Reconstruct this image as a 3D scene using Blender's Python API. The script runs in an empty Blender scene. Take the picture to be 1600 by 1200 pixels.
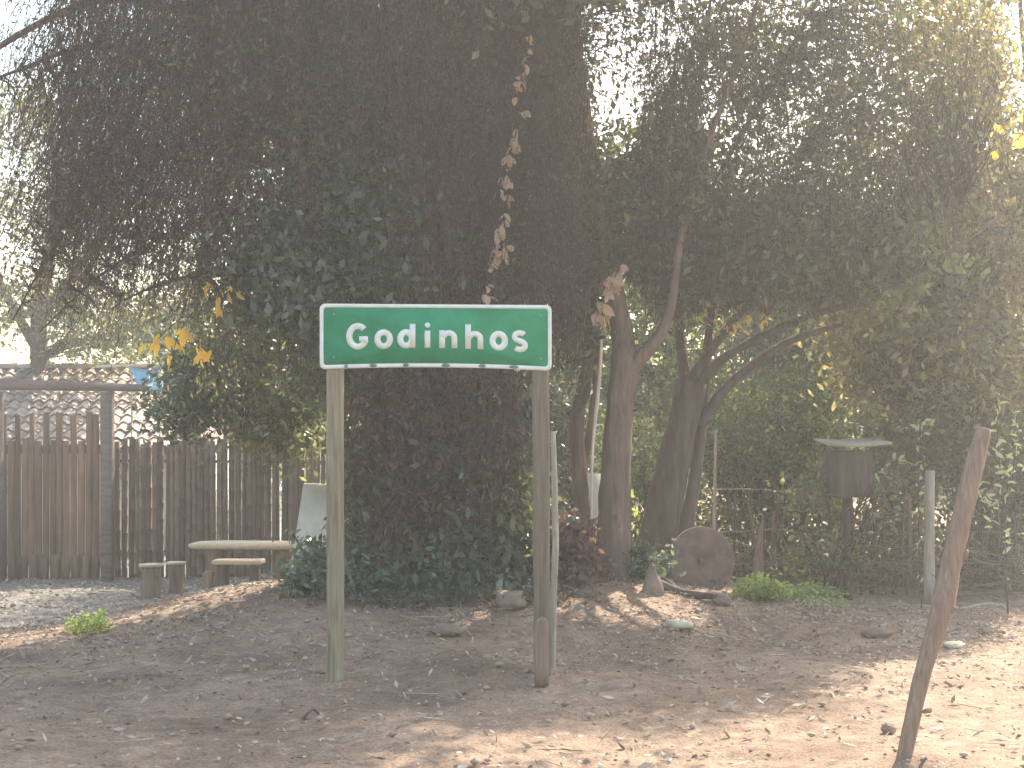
import bpy, math
import numpy as np
from mathutils import noise as mnoise, Vector

rng = np.random.default_rng(7)
sc = bpy.context.scene
COL = sc.collection
F = 2200.0            # focal length in photo pixels
EYE = 1.55            # eye height; the horizon sits at photo row 700
R = math.radians

# ------------------------------------------------------------------ camera
cd = bpy.data.cameras.new('camera')
cam = bpy.data.objects.new('camera', cd)
COL.objects.link(cam)
cam.location = (0, 0, EYE)
cam.rotation_euler = (R(90), 0, 0)
cd.sensor_width = 36
cd.lens = 36 * F / 1600
cd.shift_y = 100 / 1600
cd.clip_end = 2000
sc.camera = cam

# ------------------------------------------------------------------ world, sun, exposure
SUN_AZ, SUN_EL = 32, 43        # degrees right of the view direction, above the horizon
w = bpy.data.worlds.new('World')
sc.world = w
w.use_nodes = True
wn = w.node_tree
bg = wn.nodes['Background']
sky = wn.nodes.new('ShaderNodeTexSky')
sky.sky_type = 'NISHITA'
sky.sun_disc = False
sky.sun_elevation = R(SUN_EL)
sky.sun_rotation = R(SUN_AZ)
sky.air_density = 1.6
sky.dust_density = 3.0
sky.ozone_density = 1.0
wn.links.new(sky.outputs[0], bg.inputs[0])
bg.inputs[1].default_value = 0.15
sl = bpy.data.lights.new('sun', 'SUN')
sl.energy = 5.0
sl.angle = R(0.55)
sl.color = (1.0, 0.92, 0.79)
so = bpy.data.objects.new('sun', sl)
COL.objects.link(so)
sdir = Vector((math.sin(R(SUN_AZ)) * math.cos(R(SUN_EL)), math.cos(R(SUN_AZ)) * math.cos(R(SUN_EL)), math.sin(R(SUN_EL))))
so.rotation_euler = sdir.to_track_quat('Z', 'Y').to_euler()
so.location = sdir * 60
sc.view_settings.view_transform = 'Standard'
sc.view_settings.look = 'None'
sc.view_settings.gamma = 1
sc.view_settings.exposure = 1.6
sc.cycles.volume_bounces = 1
sc.cycles.max_bounces = 8
sc.cycles.diffuse_bounces = 4
sc.cycles.transmission_bounces = 4
sc.cycles.volume_max_steps = 64

GLARE_DENSITY = 0.0040  # density of the air volume that imitates veiling glare

# ------------------------------------------------------------------ helpers
def P(px, py, d):
    "photo pixel at distance d -> world point"
    return np.array([(px - 800) / F * d, d, EYE - (py - 700) / F * d])

def pts(l):
    return [P(*a) for a in l]

def link_mesh(name, V, Q=None, T=None, mat=None, parent=None, smooth=False):
    me = bpy.data.meshes.new(name)
    V = np.asarray(V, dtype=np.float32).reshape(-1, 3)
    loops, starts, n = [], [], 0
    if Q is not None and len(Q):
        Q = np.asarray(Q, dtype=np.int32).reshape(-1, 4)
        loops.append(Q.ravel()); starts.append(np.arange(len(Q)) * 4); n = Q.size
    if T is not None and len(T):
        T = np.asarray(T, dtype=np.int32).reshape(-1, 3)
        loops.append(T.ravel()); starts.append(n + np.arange(len(T)) * 3)
    L = np.concatenate(loops).astype(np.int32); S = np.concatenate(starts).astype(np.int32)
    me.vertices.add(len(V)); me.vertices.foreach_set('co', V.ravel())
    me.loops.add(len(L)); me.loops.foreach_set('vertex_index', L)
    me.polygons.add(len(S)); me.polygons.foreach_set('loop_start', S)
    if smooth:
        me.polygons.foreach_set('use_smooth', np.ones(len(S), dtype=bool))
    me.update(calc_edges=True)
    if mat: me.materials.append(mat)
    o = bpy.data.objects.new(name, me)
    COL.objects.link(o)
    if parent is not None:
        o.parent = parent
    return o

class MB:
    def __init__(s): s.V = []; s.Q = []; s.T = []; s.n = 0
    def add(s, V, Q=(), T=()):
        V = np.asarray(V, float).reshape(-1, 3)
        if len(Q): s.Q.append(np.asarray(Q).reshape(-1, 4) + s.n)
        if len(T): s.T.append(np.asarray(T).reshape(-1, 3) + s.n)
        s.V.append(V); s.n += len(V)
        return s
    def build(s, name, mat, parent=None, smooth=False, origin=None):
        V = np.concatenate(s.V)
        if origin is not None: V = V - np.asarray(origin)
        o = link_mesh(name, V, np.concatenate(s.Q) if s.Q else None, np.concatenate(s.T) if s.T else None, mat, parent, smooth)
        if origin is not None and parent is None: o.location = origin
        return o

def empty(name, label, cat, loc, group=None, kind=None):
    o = bpy.data.objects.new(name, None)
    o.empty_display_size = .1
    COL.objects.link(o); o.location = tuple(float(v) for v in loc)
    tag(o, label, cat, group, kind)
    return o

def tag(o, label=None, cat=None, group=None, kind=None):
    if label: o['label'] = label
    if cat: o['category'] = cat
    if group: o['group'] = group
    if kind: o['kind'] = kind
    return o

def box_mb(m, x0, x1, y0, y1, z0, z1, bev=0.0, jit=0.0):
    if bev <= 0:
        V = np.array([[x, y, z] for z in (z0, z1) for y in (y0, y1) for x in (x0, x1)], float)
        if jit: V += rng.uniform(-jit, jit, V.shape)
        return m.add(V, [(0, 2, 3, 1), (4, 5, 7, 6), (0, 1, 5, 4), (2, 6, 7, 3), (0, 4, 6, 2), (1, 3, 7, 5)])
    # chamfered in plan and at the two ends
    def ring(a, z):
        return [[x0 + bev + a, y0 + a, z], [x1 - bev - a, y0 + a, z], [x1 - a, y0 + bev + a, z], [x1 - a, y1 - bev - a, z],
                [x1 - bev - a, y1 - a, z], [x0 + bev + a, y1 - a, z], [x0 + a, y1 - bev - a, z], [x0 + a, y0 + bev + a, z]]
    a = bev * .6
    V = np.array(ring(a, z0) + ring(0, z0 + a) + ring(0, z1 - a) + ring(a, z1), float)
    if jit: V += rng.uniform(-jit, jit, V.shape)
    Q = [(k * 8 + i, k * 8 + (i + 1) % 8, (k + 1) * 8 + (i + 1) % 8, (k + 1) * 8 + i) for k in range(3) for i in range(8)]
    Q += [(24, 25, 26, 27), (24, 27, 28, 31), (28, 29, 30, 31), (3, 2, 1, 0), (7, 4, 3, 0), (7, 6, 5, 4)]
    return m.add(V, Q)

def catmull(p, sub):
    p = np.asarray(p, float)
    if len(p) < 3 or sub <= 1: return p
    q = np.vstack([2 * p[0] - p[1], p, 2 * p[-1] - p[-2]])
    out = []
    for i in range(1, len(q) - 2):
        for t in np.arange(sub) / sub:
            a, b, c, d = q[i - 1], q[i], q[i + 1], q[i + 2]
            out.append(.5 * ((2 * b) + (c - a) * t + (2 * a - 5 * b + 4 * c - d) * t * t + (3 * b - a - 3 * c + d) * t ** 3))
    out.append(q[-2])
    return np.array(out)

def tube_mb(m, p, r, seg=8, sub=1, rough=0.0, cap=True, lump=0.0):
    p = np.asarray(p, float)
    n0 = len(p)
    r = np.interp(np.linspace(0, 1, n0), np.linspace(0, 1, len(np.atleast_1d(r))), np.atleast_1d(r)) if np.ndim(r) else np.full(n0, float(r))
    if sub > 1:
        pr = catmull(np.hstack([p, r[:, None]]), sub); p, r = pr[:, :3], pr[:, 3]
    n = len(p)
    t = np.gradient(p, axis=0); t /= np.linalg.norm(t, axis=1)[:, None] + 1e-9
    ref = np.array([0.13, 1, 0.07]) if abs(t[:, 1]).mean() < .8 else np.array([1, 0, 0.1])
    u = np.cross(t, ref); u /= np.linalg.norm(u, axis=1)[:, None] + 1e-9
    v = np.cross(t, u)
    a = np.arange(seg) * 2 * math.pi / seg
    rr = np.repeat(r[:, None], seg, 1)
    if rough:
        prof = 1 + rng.uniform(-rough, rough, seg)
        rr = rr * prof[None, :] * (1 + rng.uniform(-rough, rough, (n, seg)) * .6)
    if lump:
        rr = rr * (1 + lump * np.sin(np.linspace(0, 9, n) + rng.uniform(0, 6))[:, None])
    V = p[:, None, :] + rr[:, :, None] * (np.cos(a)[None, :, None] * u[:, None, :] + np.sin(a)[None, :, None] * v[:, None, :])
    V = V.reshape(-1, 3)
    i = np.arange(n - 1)[:, None] * seg; j = np.arange(seg)[None, :]; j2 = (j + 1) % seg
    Q = np.stack([i + j, i + j2, i + seg + j2, i + seg + j], -1).reshape(-1, 4)
    T = []
    if cap:
        V = np.vstack([V, p[0][None], p[-1][None]]); c0 = n * seg; c1 = c0 + 1
        T = [(c0, (k + 1) % seg, k) for k in range(seg)] + [(c1, (n - 1) * seg + k, (n - 1) * seg + (k + 1) % seg) for k in range(seg)]
    return m.add(V, Q, T)

def rand_unit(n):
    v = rng.normal(size=(n, 3)); return v / (np.linalg.norm(v, axis=1)[:, None] + 1e-9)

def leaf_arr(C, D, L, W, S=None, fold=0.0):
    "rhombus leaves: centres, directions, lengths, widths"
    n = len(C)
    if S is None: S = rand_unit(n)
    S = np.cross(D, S); S /= np.linalg.norm(S, axis=1)[:, None] + 1e-9
    L = np.broadcast_to(L, n)[:, None]; W = np.broadcast_to(W, n)[:, None]
    V = np.stack([C - D * L / 2, C + S * W / 2 + D * L * .05, C + D * L / 2, C - S * W / 2 + D * L * .05], 1).reshape(-1, 3)
    return V, np.arange(4 * n).reshape(n, 4)

def leaves_mb(m, C, D, L, W, S=None):
    V, Q = leaf_arr(C, D, L, W, S); return m.add(V, Q)

def strips_mb(m, N, r):
    "N: (n,k,3) node lines -> three-sided thin stems with radius r (k,) or scalar"
    n, k, _ = N.shape
    r = np.broadcast_to(r, (k,))
    t = N[:, -1] - N[:, 0]; t /= np.linalg.norm(t, axis=1)[:, None] + 1e-9
    u = np.cross(t, rand_unit(n)); u /= np.linalg.norm(u, axis=1)[:, None] + 1e-9
    v = np.cross(t, u)
    a = np.arange(3) * 2 * math.pi / 3
    off = np.cos(a)[None, :, None] * u[:, None, :] + np.sin(a)[None, :, None] * v[:, None, :]   # n,3,3
    V = N[:, :, None, :] + r[None, :, None, None] * off[:, None, :, :]
    base = (np.arange(n) * k * 3)[:, None, None]; i = (np.arange(k - 1) * 3)[None, :, None]; j = np.arange(3)[None, None, :]; j2 = (j + 1) % 3
    Q = np.stack([base + i + j, base + i + j2, base + i + 3 + j2, base + i + 3 + j], -1).reshape(-1, 4)
    return m.add(V.reshape(-1, 3), Q)

# ------------------------------------------------------------------ materials
def new_mat(name):
    m = bpy.data.materials.new(name); m.use_nodes = True
    nt = m.node_tree; nt.nodes.clear()
    out = nt.nodes.new('ShaderNodeOutputMaterial')
    return m, nt, out

def ramp(nt, stops, fac):
    r = nt.nodes.new('ShaderNodeValToRGB')
    el = r.color_ramp.elements
    while len(el) < len(stops): el.new(.5)
    for e, (p, c) in zip(el, stops):
        e.position = p; e.color = (*c, 1)
    nt.links.new(fac, r.inputs[0])
    return r.outputs[0]

def nz(nt, scale, detail=4, rough=.6, vec=None, dist=0.0):
    n = nt.nodes.new('ShaderNodeTexNoise')
    n.inputs['Scale'].default_value = scale; n.inputs['Detail'].default_value = detail
    n.inputs['Roughness'].default_value = rough; n.inputs['Distortion'].default_value = dist
    if vec is not None: nt.links.new(vec, n.inputs['Vector'])
    return n.outputs['Fac']

def coords(nt, scale=(1, 1, 1), space='Object'):
    tc = nt.nodes.new('ShaderNodeTexCoord'); mp = nt.nodes.new('ShaderNodeMapping')
    mp.inputs['Scale'].default_value = scale
    nt.links.new(tc.outputs[space], mp.inputs[0])
    return mp.outputs[0]

def world_pos(nt, scale=(1, 1, 1)):
    g = nt.nodes.new('ShaderNodeNewGeometry'); mp = nt.nodes.new('ShaderNodeMapping')
    mp.inputs['Scale'].default_value = scale
    nt.links.new(g.outputs['Position'], mp.inputs[0])
    return mp.outputs[0]

def mix_col(nt, a, b, fac, mode='MIX'):
    n = nt.nodes.new('ShaderNodeMix'); n.data_type = 'RGBA'; n.blend_type = mode
    for k, v in ((0, fac), (6, a), (7, b)):
        if hasattr(v, 'is_output') or isinstance(v, bpy.types.NodeSocket): nt.links.new(v, n.inputs[k])
        else: n.inputs[k].default_value = v if k == 0 else (*v, 1)
    return n.outputs[2]

def bump(nt, h, strength=.5, dist=.02):
    b = nt.nodes.new('ShaderNodeBump'); b.inputs['Strength'].default_value = strength; b.inputs['Distance'].default_value = dist
    nt.links.new(h, b.inputs['Height']); return b.outputs[0]

def leaf_mat(name, cols, transl=.4, rough=.6, spec=.25):
    "leaf colours picked per leaf; light comes through the blade"
    m, nt, out = new_mat(name)
    g = nt.nodes.new('ShaderNodeNewGeometry')
    c = ramp(nt, [(i / max(1, len(cols) - 1), q) for i, q in enumerate(cols)], g.outputs['Random Per Island'])
    big = nz(nt, 1.1, 2, .5, world_pos(nt))
    c = mix_col(nt, c, mix_col(nt, (.3, .3, .3), (2.1, 2.05, 2.05), big), .7, 'MULTIPLY')
    d = nt.nodes.new('ShaderNodeBsdfPrincipled'); d.inputs['Roughness'].default_value = rough
    d.inputs['Specular IOR Level'].default_value = spec
    t = nt.nodes.new('ShaderNodeBsdfTranslucent')
    nt.links.new(c, d.inputs['Base Color'])
    tc = mix_col(nt, c, (1.9, 1.75, .8), 1.0, 'MULTIPLY'); nt.links.new(tc, t.inputs[0])
    mx = nt.nodes.new('ShaderNodeMixShader'); mx.inputs[0].default_value = transl
    nt.links.new(d.outputs[0], mx.inputs[1]); nt.links.new(t.outputs[0], mx.inputs[2]); nt.links.new(mx.outputs[0], out.inputs[0])
    return m

def bark_mat(name, c0, c1, c2=None, scale=(14, 14, 2.2), strength=.8, dist=.02, objrand=0.0, rough=.9):
    m, nt, out = new_mat(name)
    p = nt.nodes.new('ShaderNodeBsdfPrincipled'); p.inputs['Roughness'].default_value = rough
    p.inputs['Specular IOR Level'].default_value = .2
    v = world_pos(nt, scale)
    n = nz(nt, 1.0, 6, .65, v, .4)
    c = ramp(nt, [(.3, c0), (.62, c1)] + ([(.78, c2)] if c2 else []), n)
    big = nz(nt, 2.0, 3, .6, world_pos(nt))
    c = mix_col(nt, c, mix_col(nt, (.6, .6, .6), (1.35, 1.3, 1.25), big), .8, 'MULTIPLY')
    if objrand:
        oi = nt.nodes.new('ShaderNodeObjectInfo')
        rr = ramp(nt, [(0, (1 - objrand,) * 3), (1, (1 + objrand, 1 + objrand * .9, 1 + objrand * .8))], oi.outputs['Random'])
        c = mix_col(nt, c, rr, 1.0, 'MULTIPLY')
    nt.links.new(c, p.inputs['Base Color'])
    nt.links.new(bump(nt, n, strength, dist), p.inputs['Normal'])
    nt.links.new(p.outputs[0], out.inputs[0])
    return m

def island_mat(name, cols, rough=.85, bumpy=0.0, spec=.2, transl=0.0):
    m, nt, out = new_mat(name)
    p = nt.nodes.new('ShaderNodeBsdfPrincipled'); p.inputs['Roughness'].default_value = rough; p.inputs['Specular IOR Level'].default_value = spec
    g = nt.nodes.new('ShaderNodeNewGeometry')
    c = ramp(nt, [(i / max(1, len(cols) - 1), q) for i, q in enumerate(cols)], g.outputs['Random Per Island'])
    n = nz(nt, 30, 4, .6, world_pos(nt))
    c = mix_col(nt, c, mix_col(nt, (.65, .65, .65), (1.3, 1.3, 1.3), n), .7, 'MULTIPLY')
    nt.links.new(c, p.inputs['Base Color'])
    if bumpy: nt.links.new(bump(nt, n, bumpy, .01), p.inputs['Normal'])
    nt.links.new(p.outputs[0], out.inputs[0])
    return m

def ground_mat():
    m, nt, out = new_mat('dry_red_earth')
    p = nt.nodes.new('ShaderNodeBsdfPrincipled'); p.inputs['Roughness'].default_value = .95; p.inputs['Specular IOR Level'].default_value = .15
    wp = world_pos(nt)
    a = nz(nt, .9, 5, .62, wp, .3); b = nz(nt, 7, 6, .7, wp); c_ = nz(nt, 55, 4, .7, wp)
    col = ramp(nt, [(.3, (.20, .14, .10)), (.5, (.32, .225, .16)), (.7, (.42, .30, .215))], a)
    col = mix_col(nt, col, ramp(nt, [(.35, (.55, .56, .58)), (.62, (1.2, 1.15, 1.1))], b), .7, 'MULTIPLY')
    col = mix_col(nt, col, ramp(nt, [(.32, (.55, .52, .5)), (.55, (1.05, 1.05, 1.05)), (.72, (1.5, 1.4, 1.3))], c_), .8, 'MULTIPLY')
    # pale gravel yard on the left beyond the bank
    sep = nt.nodes.new('ShaderNodeSeparateXYZ'); g = nt.nodes.new('ShaderNodeNewGeometry'); nt.links.new(g.outputs['Position'], sep.inputs[0])
    mz = nt.nodes.new('ShaderNodeMapRange'); mz.inputs['From Min'].default_value = -.05; mz.inputs['From Max'].default_value = -.28
    nt.links.new(sep.outputs[2], mz.inputs['Value'])
    gcol = ramp(nt, [(.35, (.11, .10, .085)), (.6, (.27, .24, .2))], c_)
    col = mix_col(nt, col, gcol, mz.outputs[0])
    nt.links.new(col, p.inputs['Base Color'])
    ad = nt.nodes.new('ShaderNodeMath'); ad.operation = 'ADD'; nt.links.new(b, ad.inputs[0]); nt.links.new(c_, ad.inputs[1])
    nt.links.new(bump(nt, ad.outputs[0], .7, .03), p.inputs['Normal'])
    nt.links.new(p.outputs[0], out.inputs[0])
    return m

def flat_mat(name, c0, c1, scale=3, rough=.6, metal=0.0, spec=.4, vec_scale=(1, 1, 1), b=0.0, stains=None):
    m, nt, out = new_mat(name)
    p = nt.nodes.new('ShaderNodeBsdfPrincipled'); p.inputs['Roughness'].default_value = rough
    p.inputs['Metallic'].default_value = metal; p.inputs['Specular IOR Level'].default_value = spec
    v = world_pos(nt, vec_scale)
    n = nz(nt, scale, 5, .65, v, .2)
    c = ramp(nt, [(.32, c0), (.68, c1)], n)
    if stains:
        n2 = nz(nt, stains[1], 6, .75, v, .5)
        f = ramp(nt, [(stains[2], (0, 0, 0)), (stains[2] + .06, (1, 1, 1))], n2)
        c = mix_col(nt, c, stains[0], f)
    nt.links.new(c, p.inputs['Base Color'])
    if b: nt.links.new(bump(nt, n, b, .01), p.inputs['Normal'])
    nt.links.new(p.outputs[0], out.inputs[0])
    return m

M = {}
M['ground'] = ground_mat()
M['leaf_dark'] = leaf_mat('dark_green_leaf', [(.035, .055, .04), (.085, .125, .09), (.05, .07, .052), (.19, .24, .185), (.045, .065, .05), (.11, .15, .105), (.07, .075, .065)], .25, .42, .5)
M['leaf_olive'] = leaf_mat('olive_leaf', [(.05, .065, .04), (.11, .13, .075), (.07, .085, .05), (.19, .21, .14), (.06, .08, .045), (.12, .11, .08)], .45, .45, .4)
M['leaf_brown'] = leaf_mat('dry_hanging_leaf', [(.07, .05, .045), (.12, .088, .075), (.075, .06, .05), (.17, .13, .11), (.07, .07, .05)], .35)
M['leaf_tan'] = leaf_mat('tan_backlit_leaf', [(.10, .095, .06), (.2, .18, .11), (.09, .11, .065), (.36, .32, .23), (.12, .12, .075), (.25, .19, .13), (.08, .10, .06)], .55, .4, .5)  # olive-tan leaves; the palest tones imitate backlit highlights
M['leaf_green'] = leaf_mat('fresh_green_leaf', [(.06, .10, .04), (.12, .17, .07), (.07, .10, .05), (.24, .30, .13), (.06, .085, .045)], .55)
M['leaf_herb'] = leaf_mat('bright_herb_leaf', [(.14, .22, .07), (.24, .32, .12), (.18, .24, .09), (.28, .30, .15)], .45)
M['leaf_pale'] = leaf_mat('silvery_leaf', [(.22, .27, .18), (.33, .38, .26), (.16, .2, .13)], .3)
M['leaf_yellow'] = leaf_mat('yellowed_leaf', [(.6, .5, .1), (.66, .45, .13), (.5, .55, .14)], .65)
M['leaf_rust'] = leaf_mat('withered_brown_leaf', [(.34, .25, .2), (.46, .36, .29), (.28, .2, .16)], .35)
M['leaf_purple'] = leaf_mat('withered_purple_leaf', [(.12, .07, .065), (.17, .1, .09), (.08, .055, .05)], .3)
M['twig'] = bark_mat('twig_bark', (.05, .035, .03), (.09, .065, .055), scale=(30, 30, 30), strength=.2)
M['bark_red'] = bark_mat('reddish_bark', (.11, .08, .065), (.21, .155, .125), (.32, .25, .21))
M['bark_dark'] = bark_mat('dark_bark', (.055, .043, .037), (.12, .095, .078), (.19, .15, .125))
M['bark_pale'] = bark_mat('peeled_pale_wood', (.45, .38, .32), (.65, .58, .5), scale=(20, 20, 3), strength=.3)
M['post'] = bark_mat('weathered_post_wood', (.15, .13, .09), (.31, .27, .19), (.46, .41, .32), scale=(38, 38, 2.4), strength=.5, dist=.006)
M['post2'] = bark_mat('darker_post_wood', (.12, .10, .075), (.2, .165, .125), (.3, .26, .2), scale=(38, 38, 2.4), strength=.5, dist=.006)
M['stake'] = bark_mat('brown_stake_wood', (.15, .11, .085), (.27, .2, .155), (.38, .3, .235), scale=(45, 45, 3), strength=.6, dist=.006)
M['pale_stake'] = bark_mat('grey_stake_wood', (.24, .21, .17), (.4, .36, .3), scale=(40, 40, 4), strength=.4, dist=.005)
M['slat'] = bark_mat('brown_bamboo', (.13, .084, .058), (.23, .15, .103), (.31, .215, .155), scale=(30, 30, 1.5), strength=.3, dist=.005, objrand=.3)
M['cane'] = bark_mat('grey_bamboo', (.10, .074, .055), (.19, .143, .108), (.29, .225, .17), scale=(30, 30, 1.2), strength=.3, dist=.005, objrand=.4)
M['beam'] = bark_mat('grey_brown_timber', (.13, .10, .085), (.21, .165, .14), scale=(3, 20, 20), strength=.3, dist=.005)
M['tile'] = bark_mat('clay_roof_tile', (.26, .2, .165), (.42, .34, .29), (.55, .47, .4), scale=(9, 9, 9), strength=.3, dist=.01, objrand=.25)
M['tile_new'] = flat_mat('new_clay_tile', (.6, .28, .18), (.68, .36, .25), 6, .8)
M['plaster'] = flat_mat('house_plaster', (.42, .38, .32), (.55, .5, .43), 2, .9, stains=((.25, .2, .16), 1.4, .58))
M['tarp'] = flat_mat('blue_tarp', (.13, .3, .38), (.2, .4, .48), 3, .5)
M['slab'] = flat_mat('concrete_slab', (.40, .30, .20), (.54, .43, .30), 12, .9, b=.4)
M['log'] = bark_mat('stool_log', (.14, .10, .075), (.24, .18, .13), scale=(18, 18, 3))
M['white'] = flat_mat('whitewashed_board', (.46, .45, .42), (.58, .57, .53), 4, .8, stains=((.33, .31, .28), 7, .66))
M['rust'] = flat_mat('rusty_steel', (.12, .08, .065), (.2, .125, .10), 9, .85, .0, .3, b=.5, stains=((.09, .06, .05), 6, .6))
M['stone'] = flat_mat('brown_stone', (.16, .11, .085), (.28, .2, .155), 9, .95, b=.7)
M['stone_pale'] = flat_mat('pale_stone', (.4, .34, .24), (.58, .5, .36), 12, .95, b=.6)
M['sign_green'] = flat_mat('faded_green_sheeting', (.012, .175, .08), (.028, .29, .145), 3.2, .6, spec=.12, stains=((.05, .17, .11), 7, .62))
M['sign_white'] = flat_mat('white_sheeting', (.60, .62, .58), (.74, .76, .71), 14, .5, stains=((.36, .38, .34), 26, .64))
M['sign_back'] = flat_mat('galvanised_back', (.3, .31, .31), (.4, .41, .41), 8, .5, .6)
M['worn'] = flat_mat('worn_border', (.09, .13, .10), (.2, .25, .21), 30, .8)
M['wire'] = flat_mat('rusty_wire', (.2, .16, .13), (.3, .25, .2), 20, .6, .4)
M['litter'] = island_mat('fallen_leaf', [(.17, .125, .095), (.28, .21, .16), (.40, .32, .245), (.23, .17, .13), (.52, .44, .35), (.32, .25, .19)])
M['pebble'] = island_mat('earth_clod', [(.22, .165, .125), (.32, .24, .18), (.42, .33, .25), (.27, .2, .15)], .95, .5)

# ------------------------------------------------------------------ ground
def sstep(x, a, b):
    t = np.clip((np.asarray(x, float) - a) / (b - a), 0, 1); return t * t * (3 - 2 * t)

def gz(x, y):
    x = np.asarray(x, float); y = np.asarray(y, float)
    mound = .35 * np.exp(-((x + 1.0) / 2.7) ** 4) * np.exp(-((y - 12.5) / 1.75) ** 2)
    yard = -.34 * sstep(y, 11.2, 14.4) * sstep(-x, 1.8, 4.2)
    back = .14 * sstep(y, 11, 13) * sstep(x, -.5, 1.5) * (1 - sstep(x, 2.2, 4)) * (1 - sstep(y, 14, 17))
    heap = .10 * np.exp(-((x + .25) / .8) ** 2 - ((y - 9.35) / .45) ** 2)
    und = .018 * np.sin(x * 1.9 + .6 * np.sin(y * 1.3)) * np.sin(y * 2.3 + x * .7)
    foot = 0
    for fx, fy, fh in ((-1.143, 9.09, .035), (.19, 9.09, .04), (2.0, 6.9, .035), (.28, 9.35, .02)):
        foot = foot + fh * np.exp(-((x - fx) ** 2 + (y - fy) ** 2) / .016)
    return mound + yard + back + heap + und + foot

def axis(dense0, dense1, step, far0, far1):
    d = np.arange(dense0, dense1, step)
    a = dense1; up = []; s = step
    while a < far1: up.append(a); s *= 1.25; a += s
    up.append(far1)
    a = dense0; dn = []; s = step
    while a > far0: s *= 1.25; a -= s; dn.append(max(a, far0))
    return np.array(sorted(set(np.round(np.concatenate([dn, d, up]), 5))))

gx = axis(-6, 6, .045, -300, 300); gy = axis(6, 15, .045, -40, 500)
GX, GY = np.meshgrid(gx, gy)
GZ = gz(GX, GY)
near = (abs(GX) < 9) & (GY > 4) & (GY < 19)
for a, b in zip(*np.where(near)):
    v = Vector((GX[a, b], GY[a, b], 0))
    GZ[a, b] += .022 * mnoise.noise(v * 3.1) + .013 * mnoise.noise(v * 8.7) + .006 * mnoise.noise(v * 21)
ny, nx = GX.shape
idx = np.arange(ny * nx).reshape(ny, nx)
Q = np.stack([idx[:-1, :-1], idx[:-1, 1:], idx[1:, 1:], idx[1:, :-1]], -1).reshape(-1, 4)
g = link_mesh('ground', np.stack([GX, GY, GZ], -1).reshape(-1, 3), Q, mat=M['ground'], smooth=True)
tag(g, kind='structure')

# ------------------------------------------------------------------ road sign
SD = 9.05; SC = F / SD           # sign distance, px per metre there
def spt(px, py, dy=0.0):
    "photo px on the sign face -> local coords of the sign root (x, y, z)"
    u = (px - 681) / 181.0
    vv = (py - 478) / 100.0
    py2 = py - 5.0 * max(0, 1 - u * u) * vv * (1 if vv > 0 else 0) * .9 + 1.2 * u
    return [(px - 681) / SC, dy, EYE - (py2 - 700) / SC]

ROOT = np.array([(681 - 800) / F * SD, SD, 0])
sign = empty('road_sign', 'green place-name sign reading Godinhos with white border on two wooden posts', 'road sign', ROOT)

def rrect(x0, y0, x1, y1, r, n=6, nside=16):
    out = []
    for cx, cy, a0 in ((x1 - r, y0 + r, -90), (x1 - r, y1 - r, 0), (x0 + r, y1 - r, 90), (x0 + r, y0 + r, 180)):
        arc = [(cx + r * math.cos(R(a0 + 90 * k / n)), cy + r * math.sin(R(a0 + 90 * k / n))) for k in range(n + 1)]
        out.append(arc)
    loop = []
    for i in range(4):
        loop += out[i]
        a = out[i][-1]; b = out[(i + 1) % 4][0]
        for k in range(1, nside): t = k / nside; loop.append((a[0] + (b[0] - a[0]) * t, a[1] + (b[1] - a[1]) * t))
    return loop

def plate(loop, y0, y1, name, mat):
    "prism from a px loop, faces the camera at y0, back at y1"
    n = len(loop)
    c = np.mean(loop, axis=0)
    m = MB()
    V = [spt(a, b, y0) for a, b in loop] + [spt(a, b, y1) for a, b in loop] + [spt(c[0], c[1], y0), spt(c[0], c[1], y1)]
    Q = [(i, (i + 1) % n, n + (i + 1) % n, n + i) for i in range(n)]
    T = [(2 * n, (i + 1) % n, i) for i in range(n)] + [(2 * n + 1, n + i, n + (i + 1) % n) for i in range(n)]
    return m.add(V, Q, T).build(name, mat, sign)
outer = rrect(499.5, 475.5, 862, 578.5, 9)
inner = rrect(505.5, 481.5, 856, 572.0, 5)
panel = plate(outer, 0, .004, 'sign_panel', M['sign_green'])
plate([(a, b) for a, b in rrect(500, 476, 861.5, 578, 9)], .0042, .006, 'panel_back', M['sign_back'])
# white border as one raised frame
n = len(outer); m = MB()
V = [spt(a, b, -.0015) for a, b in outer] + [spt(a, b, -.0015) for a, b in inner] + [spt(a, b, -.0002) for a, b in inner] + [spt(a, b, -.0002) for a, b in outer]
Q = []
for i in range(n):
    j = (i + 1) % n
    Q += [(i, n + i, n + j, j), (n + i, 2 * n + i, 2 * n + j, n + j), (3 * n + i, i, j, 3 * n + j)]
m.add(V, Q).build('border', M['sign_white'], panel)
# places on the lower border where the white has worn off
for cx, w_ in ((583, 6), (634, 5), (696, 7), (754, 6), (803, 9), (541, 3)):
    m = MB(); k = 8
    loop = [(cx + w_ * (math.cos(2 * math.pi * i / k)) * rng.uniform(.8, 1.2), 574.9 + 3.1 * math.sin(2 * math.pi * i / k)) for i in range(k)]
    V = [spt(a, b, -.0024) for a, b in loop] + [spt(a, b, -.0016) for a, b in loop] + [spt(cx, 575, -.0024)]
    m.add(V, [(i, (i + 1) % k, k + (i + 1) % k, k + i) for i in range(k)], [(2 * k, (i + 1) % k, i) for i in range(k)]).build('worn_patch', M['worn'], panel)

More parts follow.
